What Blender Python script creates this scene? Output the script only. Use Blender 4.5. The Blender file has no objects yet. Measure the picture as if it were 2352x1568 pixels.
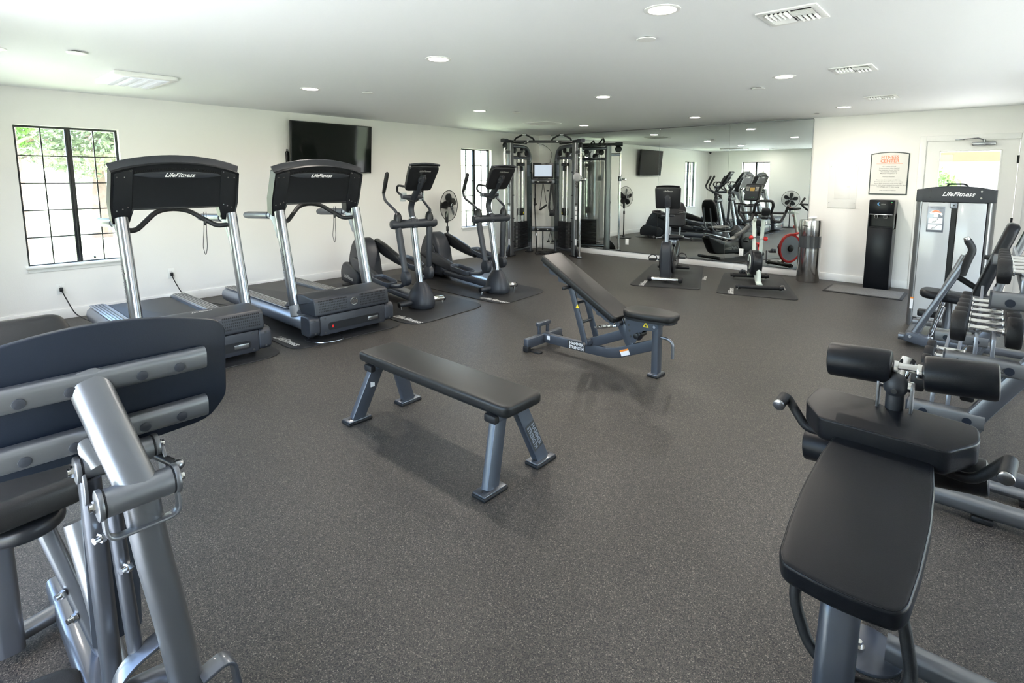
import bpy, bmesh, math, random
from mathutils import Vector as V, Matrix, Euler
random.seed(7)
R = math.radians
C = bpy.context.scene.collection
SC = bpy.context.scene

# ------------------------------------------------------------------ camera
CAM = (7.6018, -9.0069, 1.5394)
YAW, PITCH, ROLL, FPX, PPX, PPY = -0.708, 0.1236, 0.0023, 1226.749, 1228.72, 560.203
_f = V((math.sin(YAW)*math.cos(PITCH), math.cos(YAW)*math.cos(PITCH), -math.sin(PITCH)))
_r = V((math.cos(YAW), -math.sin(YAW), 0)); _u = _r.cross(_f)
_r2 = math.cos(ROLL)*_r + math.sin(ROLL)*_u; _u2 = -math.sin(ROLL)*_r + math.cos(ROLL)*_u
cd = bpy.data.cameras.new('camera'); cam = bpy.data.objects.new('camera', cd); C.objects.link(cam)
cam.matrix_world = Matrix((( _r2.x,_u2.x,-_f.x,CAM[0]),(_r2.y,_u2.y,-_f.y,CAM[1]),(_r2.z,_u2.z,-_f.z,CAM[2]),(0,0,0,1)))
cd.sensor_width = 36; cd.lens = FPX/2352*36
cd.shift_x = -(PPX-1176)/2352; cd.shift_y = -(784-PPY)/2352
cd.clip_start = .03; cd.clip_end = 300
SC.camera = cam

def at(u, v, ax, val):
    """the point of the photograph's pixel on a world plane (axis ax = val)"""
    d = _f + _r2*((u-PPX)/FPX) - _u2*((v-PPY)/FPX)
    c = V(CAM); return c + d*((val-c[ax])/d[ax])

# ------------------------------------------------------------------ world, sun, exposure
w = bpy.data.worlds.new('sky'); SC.world = w; w.use_nodes = True
wn = w.node_tree.nodes; wl = w.node_tree.links
for n in list(wn): wn.remove(n)
sky = wn.new('ShaderNodeTexSky'); sky.sky_type = 'NISHITA'; sky.sun_disc = False
sky.sun_elevation = R(52); sky.sun_rotation = R(120); sky.air_density = 1.0; sky.dust_density = 1.5
bg = wn.new('ShaderNodeBackground'); bg.inputs['Strength'].default_value = 1.7
wo = wn.new('ShaderNodeOutputWorld'); wl.new(sky.outputs[0], bg.inputs[0]); wl.new(bg.outputs[0], wo.inputs[0])
sd = bpy.data.lights.new('sun', 'SUN'); sd.energy = 40.0; sd.angle = R(.6); sd.color = (1, .96, .88)
so = bpy.data.objects.new('sun', sd); C.objects.link(so); so.rotation_euler = (R(-20), R(-6), 0)
DOWNLIGHT_W = 21.0
vs = SC.view_settings
vs.view_transform = 'Standard'; vs.look = 'None'; vs.gamma = 1; vs.use_curve_mapping = False
vs.exposure = 0.24
SC.display_settings.display_device = 'sRGB'
SC.cycles.max_bounces = 9; SC.cycles.diffuse_bounces = 5; SC.cycles.glossy_bounces = 5
SC.cycles.transmission_bounces = 6; SC.cycles.transparent_max_bounces = 10
SC.cycles.sample_clamp_indirect = 8; SC.cycles.caustics_reflective = False; SC.cycles.caustics_refractive = False

# ------------------------------------------------------------------ materials
def nmat(name):
    m = bpy.data.materials.new(name); m.use_nodes = True
    nt = m.node_tree; b = nt.nodes['Principled BSDF']
    return m, nt, b
def mat(name, col, rough=.5, metal=0., bump=0., scale=60., var=0., spec=.5, coat=0., emit=None, es=0.):
    m, nt, b = nmat(name)
    b.inputs['Base Color'].default_value = (*col, 1); b.inputs['Roughness'].default_value = rough
    b.inputs['Metallic'].default_value = metal; b.inputs['Specular IOR Level'].default_value = spec
    b.inputs['Coat Weight'].default_value = coat; b.inputs['Coat Roughness'].default_value = .08
    if emit: b.inputs['Emission Color'].default_value = (*emit, 1); b.inputs['Emission Strength'].default_value = es
    tc = nt.nodes.new('ShaderNodeTexCoord'); no = nt.nodes.new('ShaderNodeTexNoise')
    no.inputs['Scale'].default_value = scale; no.inputs['Detail'].default_value = 4
    nt.links.new(tc.outputs['Object'], no.inputs['Vector'])
    if var > 0:
        mx = nt.nodes.new('ShaderNodeMix'); mx.data_type = 'RGBA'
        mx.inputs[6].default_value = (*[c*(1-var) for c in col], 1); mx.inputs[7].default_value = (*[min(1, c*(1+var)) for c in col], 1)
        nt.links.new(no.outputs['Fac'], mx.inputs[0]); nt.links.new(mx.outputs[2], b.inputs['Base Color'])
    if bump > 0:
        bp = nt.nodes.new('ShaderNodeBump'); bp.inputs['Strength'].default_value = bump; bp.inputs['Distance'].default_value = .002
        nt.links.new(no.outputs['Fac'], bp.inputs['Height']); nt.links.new(bp.outputs[0], b.inputs['Normal'])
    return m
def glass(name, col, rough=0., alpha_mix=.12):
    m, nt, b = nmat(name); nt.nodes.remove(b)
    tr = nt.nodes.new('ShaderNodeBsdfTransparent'); tr.inputs[0].default_value = (*col, 1)
    gl = nt.nodes.new('ShaderNodeBsdfGlossy'); gl.inputs[0].default_value = (1, 1, 1, 1); gl.inputs[1].default_value = rough
    mx = nt.nodes.new('ShaderNodeMixShader'); fr = nt.nodes.new('ShaderNodeFresnel'); fr.inputs[0].default_value = 1.45
    ge = nt.nodes.new('ShaderNodeNewGeometry'); sb = nt.nodes.new('ShaderNodeMath'); sb.operation = 'SUBTRACT'; sb.inputs[0].default_value = 1
    ml = nt.nodes.new('ShaderNodeMath'); ml.operation = 'MULTIPLY'
    nt.links.new(ge.outputs['Backfacing'], sb.inputs[1]); nt.links.new(fr.outputs[0], ml.inputs[0]); nt.links.new(sb.outputs[0], ml.inputs[1])
    nt.links.new(ml.outputs[0], mx.inputs[0]); nt.links.new(tr.outputs[0], mx.inputs[1]); nt.links.new(gl.outputs[0], mx.inputs[2])
    nt.links.new(mx.outputs[0], nt.nodes['Material Output'].inputs[0])
    return m
M = {}
M['wall'] = mat('wall_paint', (.86, .848, .828), .55, bump=.25, scale=110, var=.012)
M['ceil'] = mat('ceiling_paint', (.90, .915, .92), .6, bump=.2, scale=90, var=.01)
M['trim'] = mat('trim_paint', (.85, .845, .83), .35, var=.01)
M['white'] = mat('white_plastic', (.85, .85, .83), .4, var=.01)
M['black'] = mat('black_plastic', (.008, .009, .011), .36, spec=.4, bump=.08, scale=400)
M['dark'] = mat('charcoal_plastic', (.022, .025, .032), .42, spec=.4, bump=.12, scale=500, var=.05)
M['darkblue'] = mat('matte_slate_plastic', (.008, .012, .021), .42, spec=.3, bump=.1, scale=300, var=.12)
M['vinyl'] = mat('black_vinyl', (.0075, .0085, .011), .36, spec=.24, bump=.22, scale=650, var=.1)
M['vinyl_grey'] = mat('dark_grey_vinyl', (.011, .011, .011), .36, spec=.32, bump=.25, scale=600, var=.1)
M['paint'] = mat('graphite_metal_paint', (.125, .135, .155), .32, metal=.75, bump=.04, scale=700, coat=.35)
M['platinum'] = mat('platinum_metal_paint', (.19, .197, .21), .37, metal=.8, bump=.04, scale=700, coat=.12)
M['steelblue'] = mat('satin_grey_steel_paint', (.070, .080, .100), .36, metal=.45, bump=.06, scale=700, coat=.2)
M['chrome'] = mat('chrome', (.78, .78, .77), .12, metal=1., scale=60)
M['brushed'] = mat('brushed_aluminium', (.31, .32, .34), .26, metal=1., scale=60)
M['silver'] = mat('silver_paint', (.27, .29, .33), .34, metal=.7, bump=.06, scale=300)
M['steel'] = mat('stainless_steel', (.62, .62, .61), .2, metal=1., bump=.03, scale=40)
M['rubber'] = mat('black_rubber', (.009, .009, .010), .55, spec=.35, bump=.3, scale=250)
M['foam'] = mat('black_foam_grip', (.010, .011, .013), .55, spec=.35, bump=.35, scale=500)
M['matrubber'] = mat('ribbed_mat_rubber', (.014, .014, .015), .5, spec=.35, bump=.5, scale=180, var=.1)
M['red'] = mat('red_enamel', (.55, .02, .02), .25, coat=.4)
M['whitepaint'] = mat('white_enamel', (.62, .68, .62), .3, coat=.3)
M['ink_light'] = mat('pale_grey_print', (.55, .54, .52), .5)
M['ink_white'] = mat('white_print', (.8, .8, .8), .5)
M['ink_dark'] = mat('dark_print', (.03, .03, .03), .5)
M['ink_orange'] = mat('orange_print', (.78, .26, .14), .5)
M['ink_grey'] = mat('grey_print', (.22, .22, .22), .5)
M['yellow'] = mat('yellow_sticker', (.8, .62, .03), .4)
M['orange'] = mat('orange_sticker', (.8, .25, .03), .4)
M['label'] = mat('white_sticker', (.75, .77, .8), .35)
M['signface'] = mat('sign_face', (.70, .69, .66), .4)
M['gloss_black'] = mat('gloss_black', (.004, .005, .007), .28, spec=.2)
M['tvscreen'] = mat('tv_glass', (.006, .008, .007), .045, spec=.17)
M['mirror'] = mat('mirror_silver', (.88, .93, .90), .0, metal=1.)
M['winframe'] = mat('black_steel_frame', (.015, .017, .018), .35, metal=.3)
M['glass'] = glass('window_glass', (.97, .99, .98))
M['smoke'] = glass('clear_shroud', (.72, .76, .76), .05)
M['cupglass'] = glass('clear_cup', (.7, .75, .78), .03)
M['frost'] = mat('frosted_shroud', (.46, .48, .50), .22, var=.02, coat=.3)
def frosted():
    m, nt, b = nmat('frosted_panel')
    b.inputs['Base Color'].default_value = (.80, .84, .83, 1); b.inputs['Roughness'].default_value = .45
    tr = nt.nodes.new('ShaderNodeBsdfTransparent'); mx = nt.nodes.new('ShaderNodeMixShader'); mx.inputs[0].default_value = .55
    nt.links.new(tr.outputs[0], mx.inputs[1]); nt.links.new(b.outputs[0], mx.inputs[2])
    nt.links.new(mx.outputs[0], nt.nodes['Material Output'].inputs[0]); return m
M['frostpanel'] = frosted()
M['lens'] = mat('lit_lens', (1, .95, .85), .5, emit=(1, .90, .74), es=9)
M['screen_on'] = mat('lit_screen', (.3, .35, .42), .3, emit=(.70, .82, 1), es=.42)
M['led_green'] = mat('green_led', (.08, .35, .12), .3, emit=(.1, 1, .3), es=.4)
M['led_amber'] = mat('amber_display', (.30, .20, .06), .3, emit=(1, .55, .12), es=.15)
M['tread'] = mat('treadmill_belt', (.030, .031, .033), .55, bump=.4, scale=400, var=.1)
M['grass'] = mat('lawn', (.38, .43, .29), .9, bump=.5, scale=8, var=.2)
M['concrete'] = mat('pale_paving', (.62, .60, .57), .8, bump=.2, scale=10, var=.06)
M['stucco'] = mat('tan_stucco', (.17, .105, .055), .85, bump=.3, scale=30, var=.05)
M['stuccow'] = mat('cream_stucco', (.75, .70, .62), .85, bump=.3, scale=30, var=.05)
M['bark'] = mat('bark', (.20, .14, .11), .9, bump=.8, scale=12, var=.3)
M['leaf'] = mat('leaf', (.17, .215, .13), .6, var=.4, scale=1.5)
M['leaf2'] = mat('leaf_light', (.09, .20, .03), .6, var=.4, scale=2)
M['blue'] = mat('blue_print', (.10, .35, .7), .4)

def floor_mat():
    m, nt, b = nmat('speckled_rubber_floor'); N = nt.nodes; L = nt.links
    tc = N.new('ShaderNodeTexCoord')
    v = N.new('ShaderNodeTexVoronoi'); v.inputs['Scale'].default_value = 330
    L.new(tc.outputs['Object'], v.inputs['Vector'])
    sep = N.new('ShaderNodeSeparateColor'); L.new(v.outputs['Color'], sep.inputs[0])
    cr = N.new('ShaderNodeValToRGB'); cr.color_ramp.interpolation = 'CONSTANT'
    e = cr.color_ramp.elements; e[0].position = 0; e[0].color = (.010, .010, .011, 1)
    e[1].position = .22; e[1].color = (.036, .033, .030, 1)
    for p_, c_ in ((.60, (.056, .050, .043, 1)), (.84, (.090, .078, .064, 1)), (.955, (.16, .145, .12, 1))):
        k = e.new(p_); k.color = c_
    L.new(sep.outputs[0], cr.inputs[0])
    n2 = N.new('ShaderNodeTexNoise'); n2.inputs['Scale'].default_value = .9; n2.inputs['Detail'].default_value = 3
    L.new(tc.outputs['Object'], n2.inputs['Vector'])
    mr = N.new('ShaderNodeMapRange'); mr.inputs[1].default_value = .3; mr.inputs[2].default_value = .7
    mr.inputs[3].default_value = .85; mr.inputs[4].default_value = 1.12
    L.new(n2.outputs['Fac'], mr.inputs[0])
    mx = N.new('ShaderNodeMix'); mx.data_type = 'RGBA'; mx.blend_type = 'MULTIPLY'; mx.inputs[0].default_value = 1
    L.new(cr.outputs[0], mx.inputs[6]); L.new(mr.outputs[0], mx.inputs[7]); L.new(mx.outputs[2], b.inputs['Base Color'])
    mr2 = N.new('ShaderNodeMapRange'); mr2.inputs[3].default_value = .40; mr2.inputs[4].default_value = .52
    L.new(n2.outputs['Fac'], mr2.inputs[0]); L.new(mr2.outputs[0], b.inputs['Roughness'])
    b.inputs['Specular IOR Level'].default_value = .34
    bp = N.new('ShaderNodeBump'); bp.inputs['Strength'].default_value = .35; bp.inputs['Distance'].default_value = .0012
    L.new(sep.outputs[1], bp.inputs['Height']); L.new(bp.outputs[0], b.inputs['Normal'])
    return m
M['floor'] = floor_mat()

# ------------------------------------------------------------------ mesh helpers
def rrect(w, h, r, k=3):
    out = []
    for cx, cy, a0 in ((w/2-r, h/2-r, 0), (-w/2+r, h/2-r, 90), (-w/2+r, -h/2+r, 180), (w/2-r, -h/2+r, 270)):
        for i in range(k+1):
            a = R(a0+90*i/k); out.append((cx+r*math.cos(a), cy+r*math.sin(a)))
    return out
def circ(r, n=12, ry=None):
    ry = ry or r
    return [(r*math.cos(2*math.pi*i/n), ry*math.sin(2*math.pi*i/n)) for i in range(n)]
def rnd(pts, rad, k=4):
    """a polyline with its corners rounded"""
    pts = [V(p) for p in pts]; out = [pts[0]]
    for a, b, c in zip(pts, pts[1:], pts[2:]):
        d1 = (a-b); d2 = (c-b); r = min(rad, d1.length*.48, d2.length*.48)
        p1 = b+d1.normalized()*r; p2 = b+d2.normalized()*r
        for i in range(k+1):
            t = i/k; out.append(p1*(1-t)**2 + b*2*t*(1-t) + p2*t*t)
    out.append(pts[-1]); return out
def poly_arc(cx, cy, r, a0, a1, n, ry=None):
    ry = ry or r
    return [(cx+r*math.cos(R(a0+(a1-a0)*i/n)), cy+ry*math.sin(R(a0+(a1-a0)*i/n))) for i in range(n+1)]
def rpoly(pts, rad, k=3):
    """closed 2D polygon with rounded corners"""
    n = len(pts); out = []
    for i in range(n):
        a, b, c = V(pts[i-1]), V(pts[i]), V(pts[(i+1) % n])
        d1 = a-b; d2 = c-b; r = min(rad[i] if isinstance(rad, (list, tuple)) else rad, d1.length*.48, d2.length*.48)
        p1 = b+d1.normalized()*r; p2 = b+d2.normalized()*r
        for j in range(k+1):
            t = j/k; q = p1*(1-t)**2 + b*2*t*(1-t) + p2*t*t; out.append((q.x, q.y))
    return out
def TR(loc=(0, 0, 0), rot=(0, 0, 0)):
    return Matrix.Translation(V(loc)) @ Euler([R(a) for a in rot]).to_matrix().to_4x4()
def frame(o, x, y):
    """matrix with origin o, local x along x, local y roughly along y"""
    x = V(x).normalized(); z = x.cross(V(y)).normalized(); y = z.cross(x)
    return Matrix(((x.x, y.x, z.x, o[0]), (x.y, y.y, z.y, o[1]), (x.z, y.z, z.z, o[2]), (0, 0, 0, 1)))
XZ = lambda y=0, s=1: Matrix(((1, 0, 0, 0), (0, 0, s, y), (0, 1, 0, 0), (0, 0, 0, 1)))   # 2D (x,y)->(x,z), depth along y
YZ = lambda x=0: Matrix(((0, 0, 1, x), (1, 0, 0, 0), (0, 1, 0, 0), (0, 0, 0, 1)))         # 2D (x,y)->(y,z), depth along x
class MB:
    def __init__(s): s.bm = bmesh.new()
    def box(s, c, d, rot=(0, 0, 0), bev=0., seg=2, M_=None):
        T = (M_ or Matrix.Identity(4)) @ TR(c, rot) @ Matrix.Diagonal((*d, 1))
        r = bmesh.ops.create_cube(s.bm, size=1, matrix=T); vs_ = r['verts']
        if bev > 0:
            es = list({e for v_ in vs_ for e in v_.link_edges})
            bmesh.ops.bevel(s.bm, geom=es, offset=min(bev, min(d)*.49), segments=seg, profile=.5, affect='EDGES', clamp_overlap=True)
        return s
    def loft(s, rings, closed=False, caps=True):
        vr = [[s.bm.verts.new(p) for p in ring] for ring in rings]; n = len(vr[0])
        m_ = len(vr)
        for i in range(m_ if closed else m_-1):
            a, b = vr[i], vr[(i+1) % m_]
            for j in range(n):
                try: s.bm.faces.new((a[j], a[(j+1) % n], b[(j+1) % n], b[j]))
                except ValueError: pass
        if caps and not closed:
            for ring, rev in ((vr[0], True), (vr[-1], False)):
                try: s.bm.faces.new(list(reversed(ring)) if rev else ring)
                except ValueError: pass
        return s
    def sweep(s, pts, sec, up=(0, 0, 1), closed=False, scale=None, M_=None):
        pts = [V(p) for p in pts]; n = len(pts); T = []
        for i in range(n):
            a = pts[(i-1) % n] if (closed or i) else pts[0]; b = pts[(i+1) % n] if (closed or i < n-1) else pts[-1]
            T.append((b-a).normalized())
        side = T[0].cross(V(up))
        if side.length < 1e-4: side = T[0].cross(V((1, 0, 0)))
        side.normalize(); rings = []
        for i in range(n):
            if i:
                side = T[i-1].rotation_difference(T[i]) @ side
                side = (side - T[i]*side.dot(T[i])).normalized()
            upv = side.cross(T[i]).normalized(); k = scale[i] if scale else 1
            ring = [pts[i]+side*(a*k)+upv*(b*k) for a, b in sec]
            rings.append([(M_ @ p) for p in ring] if M_ else ring)
        s.loft(rings, closed=closed); return s
    def tube(s, pts, r, n=10, closed=False, up=(0, 0, 1), M_=None):
        if isinstance(r, (list, tuple)): return s.sweep(pts, circ(1, n), up, closed, scale=list(r), M_=M_)
        return s.sweep(pts, circ(r, n), up, closed, M_=M_)
    def cyl(s, a, b, r, n=16, r2=None, bev=0., M_=None):
        a, b = V(a), V(b); r2 = r if r2 is None else r2; d = (b-a).normalized()
        if bev > 0:
            return s.tube([a, a+d*bev*.3, a+d*bev, b-d*bev, b-d*bev*.3, b], [r-bev, r-bev*.3, r, r2, r2-bev*.3, r2-bev], n, M_=M_)
        return s.tube([a, b], [r, r2], n, M_=M_)
    def lathe(s, prof, M_=None, n=24):
        M_ = M_ or Matrix.Identity(4)
        rings = [[M_ @ V((r*math.cos(2*math.pi*j/n), r*math.sin(2*math.pi*j/n), z)) for j in range(n)] for r, z in prof]
        s.loft(rings); return s
    def prism(s, out, t0, t1, M_=None, bev=0., seg=3, bev2=None):
        """outline in local xy, from z=t0 to t1, edges rounded by bev (both faces)"""
        M_ = M_ or Matrix.Identity(4); n = len(out)
        ar = sum(out[i][0]*out[(i+1) % n][1]-out[(i+1) % n][0]*out[i][1] for i in range(n))
        if ar < 0: out = out[::-1]
        def inset(d):
            if d <= 0: return [V((x, y)) for x, y in out]
            res = []
            for i in range(n):
                p0, p, p1 = V(out[i-1]), V(out[i]), V(out[(i+1) % n])
                e0 = (p-p0); e1 = (p1-p)
                e0 = e0.normalized() if e0.length > 1e-9 else V((0, 0)); e1 = e1.normalized() if e1.length > 1e-9 else V((0, 0))
                nn = V((-e0.y-e1.y, e0.x+e1.x)); L_ = nn.length
                if L_ < 1e-6: res.append(p); continue
                nn /= L_; c_ = max(.45, nn.dot(V((-e0.y, e0.x)))); res.append(p+nn*(d/c_))
            return res
        lay = []
        b0 = bev; b1 = bev if bev2 is None else bev2
        if b0 > 0: lay += [(b0*(1-math.sin(R(90*i/seg))), t0+b0*(1-math.cos(R(90*i/seg)))) for i in range(seg)]
        lay.append((0, t0+b0)); lay.append((0, t1-b1))
        if b1 > 0: lay += [(b1*(1-math.cos(R(90*i/seg))), t1-b1*(1-math.sin(R(90*i/seg)))) for i in range(1, seg+1)]
        s.loft([[M_ @ V((q.x, q.y, z)) for q in inset(d)] for d, z in lay]); return s
    def ell(s, c, rad, rot=(0, 0, 0), n=16, m=10, M_=None):
        T = (M_ or Matrix.Identity(4)) @ TR(c, rot) @ Matrix.Diagonal((*rad, 1))
        bmesh.ops.create_uvsphere(s.bm, u_segments=n, v_segments=m, radius=1, matrix=T); return s
    def ring(s, c, ax, R_, r, n=32, m=8):
        Mx = frame(c, *((V(ax).orthogonal()), V(ax).cross(V(ax).orthogonal())))
        pts = [Mx @ V((R_*math.cos(2*math.pi*i/n), R_*math.sin(2*math.pi*i/n), 0)) for i in range(n)]
        return s.tube(pts, r, m, closed=True, up=ax)
    def quad(s, p, M_=None):
        s.bm.faces.new([s.bm.verts.new((M_ @ V(q)) if M_ else q) for q in p]); return s
    def build(s, name, m, parent=None, world=False, ang=38, xf=None, label=None, kind=None):
        me = bpy.data.meshes.new(name); bm = s.bm
        if xf: bm.transform(xf)
        if world and parent is not None:
            bm.transform(abs_of(parent).inverted())
        bmesh.ops.recalc_face_normals(bm, faces=bm.faces)
        bm.to_mesh(me); bm.free()
        me.polygons.foreach_set('use_smooth', [True]*len(me.polygons)); me.set_sharp_from_angle(angle=R(ang))
        me.materials.append(M[m] if isinstance(m, str) else m)
        o = bpy.data.objects.new(name, me); C.objects.link(o)
        if parent: o.parent = parent
        if label: o['label'] = label
        if kind: o['kind'] = kind
        return o
def local_m(o): return Matrix.Translation(o.location) @ o.rotation_euler.to_matrix().to_4x4()
def abs_of(o):
    m_ = local_m(o); p = o.parent
    while p: m_ = local_m(p) @ m_; p = p.parent
    return m_
def thing(name, label, cat, loc=(0, 0, 0), rz=0., group=None):
    o = bpy.data.objects.new(name, None); C.objects.link(o); o.empty_display_size = .1
    o.location = loc; o.rotation_euler = (0, 0, R(rz)); o['label'] = label; o['category'] = cat
    if group: o['group'] = group
    return o
def tag(o, label, cat, group=None):
    o['label'] = label; o['category'] = cat
    if group: o['group'] = group
    return o
def struct(o): o['kind'] = 'structure'; return o
def copy_tree(o, parent=None):
    c = o.copy(); C.objects.link(c)
    if parent: c.parent = parent
    for ch in list(o.children): copy_tree(ch, c)
    return c
def text(s_, size, m, parent, M_, name='lettering', shear=0., ext=.0004, align='CENTER', sx=1., bold=0., spacing=1., line=1., label=None):
    cu = bpy.data.curves.new('t', 'FONT'); cu.body = s_; cu.size = size; cu.shear = shear; cu.extrude = ext
    cu.align_x = align; cu.align_y = 'CENTER'; cu.offset = bold; cu.space_character = spacing; cu.space_line = line; cu.resolution_u = 2
    t = bpy.data.objects.new('t', cu); C.objects.link(t)
    me = bpy.data.meshes.new_from_object(t); bpy.data.objects.remove(t); bpy.data.curves.remove(cu)
    me.transform(M_ @ Matrix.Diagonal((sx, 1, 1, 1))); me.materials.clear(); me.materials.append(M[m]); me.name = name
    o = bpy.data.objects.new(name, me); C.objects.link(o); o.parent = parent
    if label: o['label'] = label
    return o
def logo(parent, size, m, M_, **k):
    return text('LifeFitness', size, m, parent, M_, shear=.45, bold=size*.012, sx=1.0, **k)
# ================================================================== the room
H = 2.44; W = 9.6; D = -9.25; TH = .16
def wall(name, horiz, lo, hi, fixed, outward, holes):
    """wall of boxes round its openings; horiz 0: runs along x at y=fixed, 1: runs along y at x=fixed; holes (a0,a1,z0,z1)"""
    mb = MB(); cuts = sorted(holes); cur = lo
    def add(a0, a1, z0, z1):
        if a1-a0 < 1e-4 or z1-z0 < 1e-4: return
        f0, f1 = sorted((fixed, fixed+outward*TH))
        if horiz == 0: mb.box(((a0+a1)/2, (f0+f1)/2, (z0+z1)/2), (a1-a0, f1-f0, z1-z0))
        else: mb.box(((f0+f1)/2, (a0+a1)/2, (z0+z1)/2), (f1-f0, a1-a0, z1-z0))
    for a0, a1, z0, z1 in cuts:
        add(cur, a0, 0, H); add(a0, a1, 0, z0); add(a0, a1, z1, H); cur = a1
    add(cur, hi, 0, H)
    return struct(mb.build(name, 'wall'))
W1 = (-8.263, -7.398, .585, 2.065); W2 = (-2.250, -1.450, .585, 2.078); W3 = (1.17, 2.06, .585, 2.065)
DR = (6.854, 7.805, 0, 2.033)
RW = [(-7.0, -5.2, .10, 2.2), (-4.9, -3.1, .10, 2.2)]  # unseen right-wall openings, added and sized to let daylight in
FW = [W3, (3.5, 6.7, .10, 2.2)]  # second opening is unseen, added and enlarged to brighten the ceiling
wall('wall_left', 1, D, 0, 0, -1, [W1, W2])
wall('wall_back', 0, -TH, W+TH, 0, 1, [DR])
wall('wall_right', 1, D, 0, W, 1, RW)
wall('wall_front', 0, -TH, W+TH, D, -1, FW)
struct(MB().box((W/2, D/2, -.05), (W+2*TH, -D+2*TH, .1)).build('floor', 'floor'))
struct(MB().box((W/2, D/2, H+.06), (W+2*TH, -D+2*TH, .12)).build('ceiling', 'ceil'))
# skirting boards
struct(MB().box((.007, D/2, .055), (.014, -D, .11), bev=.004).build('baseboard_left', 'trim'))
struct(MB().box((5.56, -.007, .055), (2.44, .014, .11), bev=.004).box((8.75, -.007, .055), (1.70, .014, .11), bev=.004).box((2.17, -.007, .055), (4.34, .014, .11), bev=.004).build('baseboard_back', 'trim'))
struct(MB().box((W-.007, D/2, .055), (.014, -D, .11), bev=.004).build('baseboard_right', 'trim'))
struct(MB().box((W/2, D+.007, .055), (W, .014, .11), bev=.004).build('baseboard_front', 'trim'))

def window(name, horiz, fixed, outward, a0, a1, z0, z1, cols=4, rows=5, heavy=True):
    """black steel casement with thin muntins, every pane a part"""
    root = bpy.data.objects.new(name, None); C.objects.link(root); root['kind'] = 'structure'
    cx = (a0+a1)/2; dep = fixed+outward*.10
    root.location = (cx, dep, z0) if horiz == 0 else (dep, cx, z0)
    if horiz: root.rotation_euler = (0, 0, R(90))
    wd, ht = a1-a0, z1-z0; inn = (-outward if horiz == 0 else outward)   # local +y direction towards the room is -outward
    f = MB(); t = .022
    for xx in (-wd/2+t/2, wd/2-t/2): f.box((xx, 0, ht/2), (t, .045, ht))
    for zz in (t/2, ht-t/2): f.box((0, 0, zz), (wd-2*t, .045, t))
    f.build('window_frame', 'winframe', root)
    MB().box((0, 0, ht/2), (.052, .05, ht-2*t), bev=.006).box((0, .03*(-1 if horiz else 1)*0, ht/2), (.012, .07, ht-2*t)).build('mullion', 'winframe', root)
    mu = MB(); xs = [-wd/2+t]; 
    half = (wd/2-t-.026)/2
    edges = [(-wd/2+t, -wd/2+t+half), (-wd/2+t+half, -.026), (.026, .026+half), (.026+half, wd/2-t)]
    mu.box((edges[0][1], 0, ht/2), (.011, .022, ht-2*t)).box((edges[2][1], 0, ht/2), (.011, .022, ht-2*t))
    rh = (ht-2*t)/rows
    for i in range(1, rows): mu.box((0, 0, t+i*rh), (wd-2*t, .020, .012))
    mu.build('muntins', 'winframe', root)
    pm = None
    for i in range(rows):
        for (e0, e1) in edges:
            if pm is None:
                o = MB().box((0, 0, 0), (e1-e0-.008, .004, rh-.008)).build('pane', 'glass', root); pm = o
            else:
                o = pm.copy(); C.objects.link(o)
            o.location = ((e0+e1)/2, 0, t+(i+.5)*rh)
    MB().box((.15*wd, .035 if False else 0, .05), (.02, .06, .02), bev=.003).build('latch', 'winframe', root)
    return root
window('window_1', 1, 0, -1, *W1); window('window_2', 1, 0, -1, *W2); window('window_3', 0, D, -1, *W3)
for n_, (a0, a1, z0, z1) in (('window_added_4', RW[0]), ('window_added_5', RW[1])): window(n_, 1, W, 1, a0, a1, z0, z1)  # both out of view, added as daylight sources
window('window_added_6', 0, D, -1, *FW[1])  # behind the camera, added as a daylight source
for n_, (a0, a1, z0, z1) in (('trim_1', W1), ('trim_2', W2)):     # projecting white stools under the two left windows
    struct(MB().box((-.015, (a0+a1)/2, z0+.002), (.13, a1-a0+.05, .022), bev=.005).box((.006, (a0+a1)/2, z0-.03), (.014, a1-a0+.02, .042), bev=.003).build(n_, 'trim'))

# the glazed door and its casing
d_ = bpy.data.objects.new('door_1', None); C.objects.link(d_); d_['kind'] = 'structure'; d_.location = (DR[0], .03, 0)
dw, dh = DR[1]-DR[0], DR[3]
g0, g1, gz0, gz1 = .147, .783, .25, 1.906
sl = MB()
for a0, a1, z0, z1 in ((.008, g0, .008, dh-.006), (g1, dw-.008, .008, dh-.006), (g0, g1, .008, gz0), (g0, g1, gz1, dh-.006)):
    sl.box(((a0+a1)/2, 0, (z0+z1)/2), (a1-a0, .045, z1-z0))
sl.build('door_slab', 'trim', d_)
MB().box(((g0+g1)/2, 0, (gz0+gz1)/2), (g1-g0, .006, gz1-gz0)).build('pane', 'glass', d_)
bd = MB()
for a0, a1, z0, z1 in ((g0, g0+.015, gz0, gz1), (g1-.015, g1, gz0, gz1), (g0, g1, gz0, gz0+.015), (g0, g1, gz1-.015, gz1)):
    bd.box(((a0+a1)/2, -.026, (z0+z1)/2), (a1-a0, .012, z1-z0), bev=.003)
bd.build('glazing_bead', 'trim', d_)
for z in (1.78, 1.0, .25): MB().cyl((dw-.002, -.030, z-.05), (dw-.002, -.030, z+.05), .008, 10).box((dw-.012, -.024, z), (.022, .004, .1)).build('hinge', 'black', d_)
MB().box((.06, -.03, 1.0), (.05, .012, .14), bev=.004).tube(rnd([(.06, -.03, 1.0), (.06, -.075, 1.0), (.17, -.075, 1.0)], .015), .009, 8).build('door_handle', 'brushed', d_)
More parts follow.
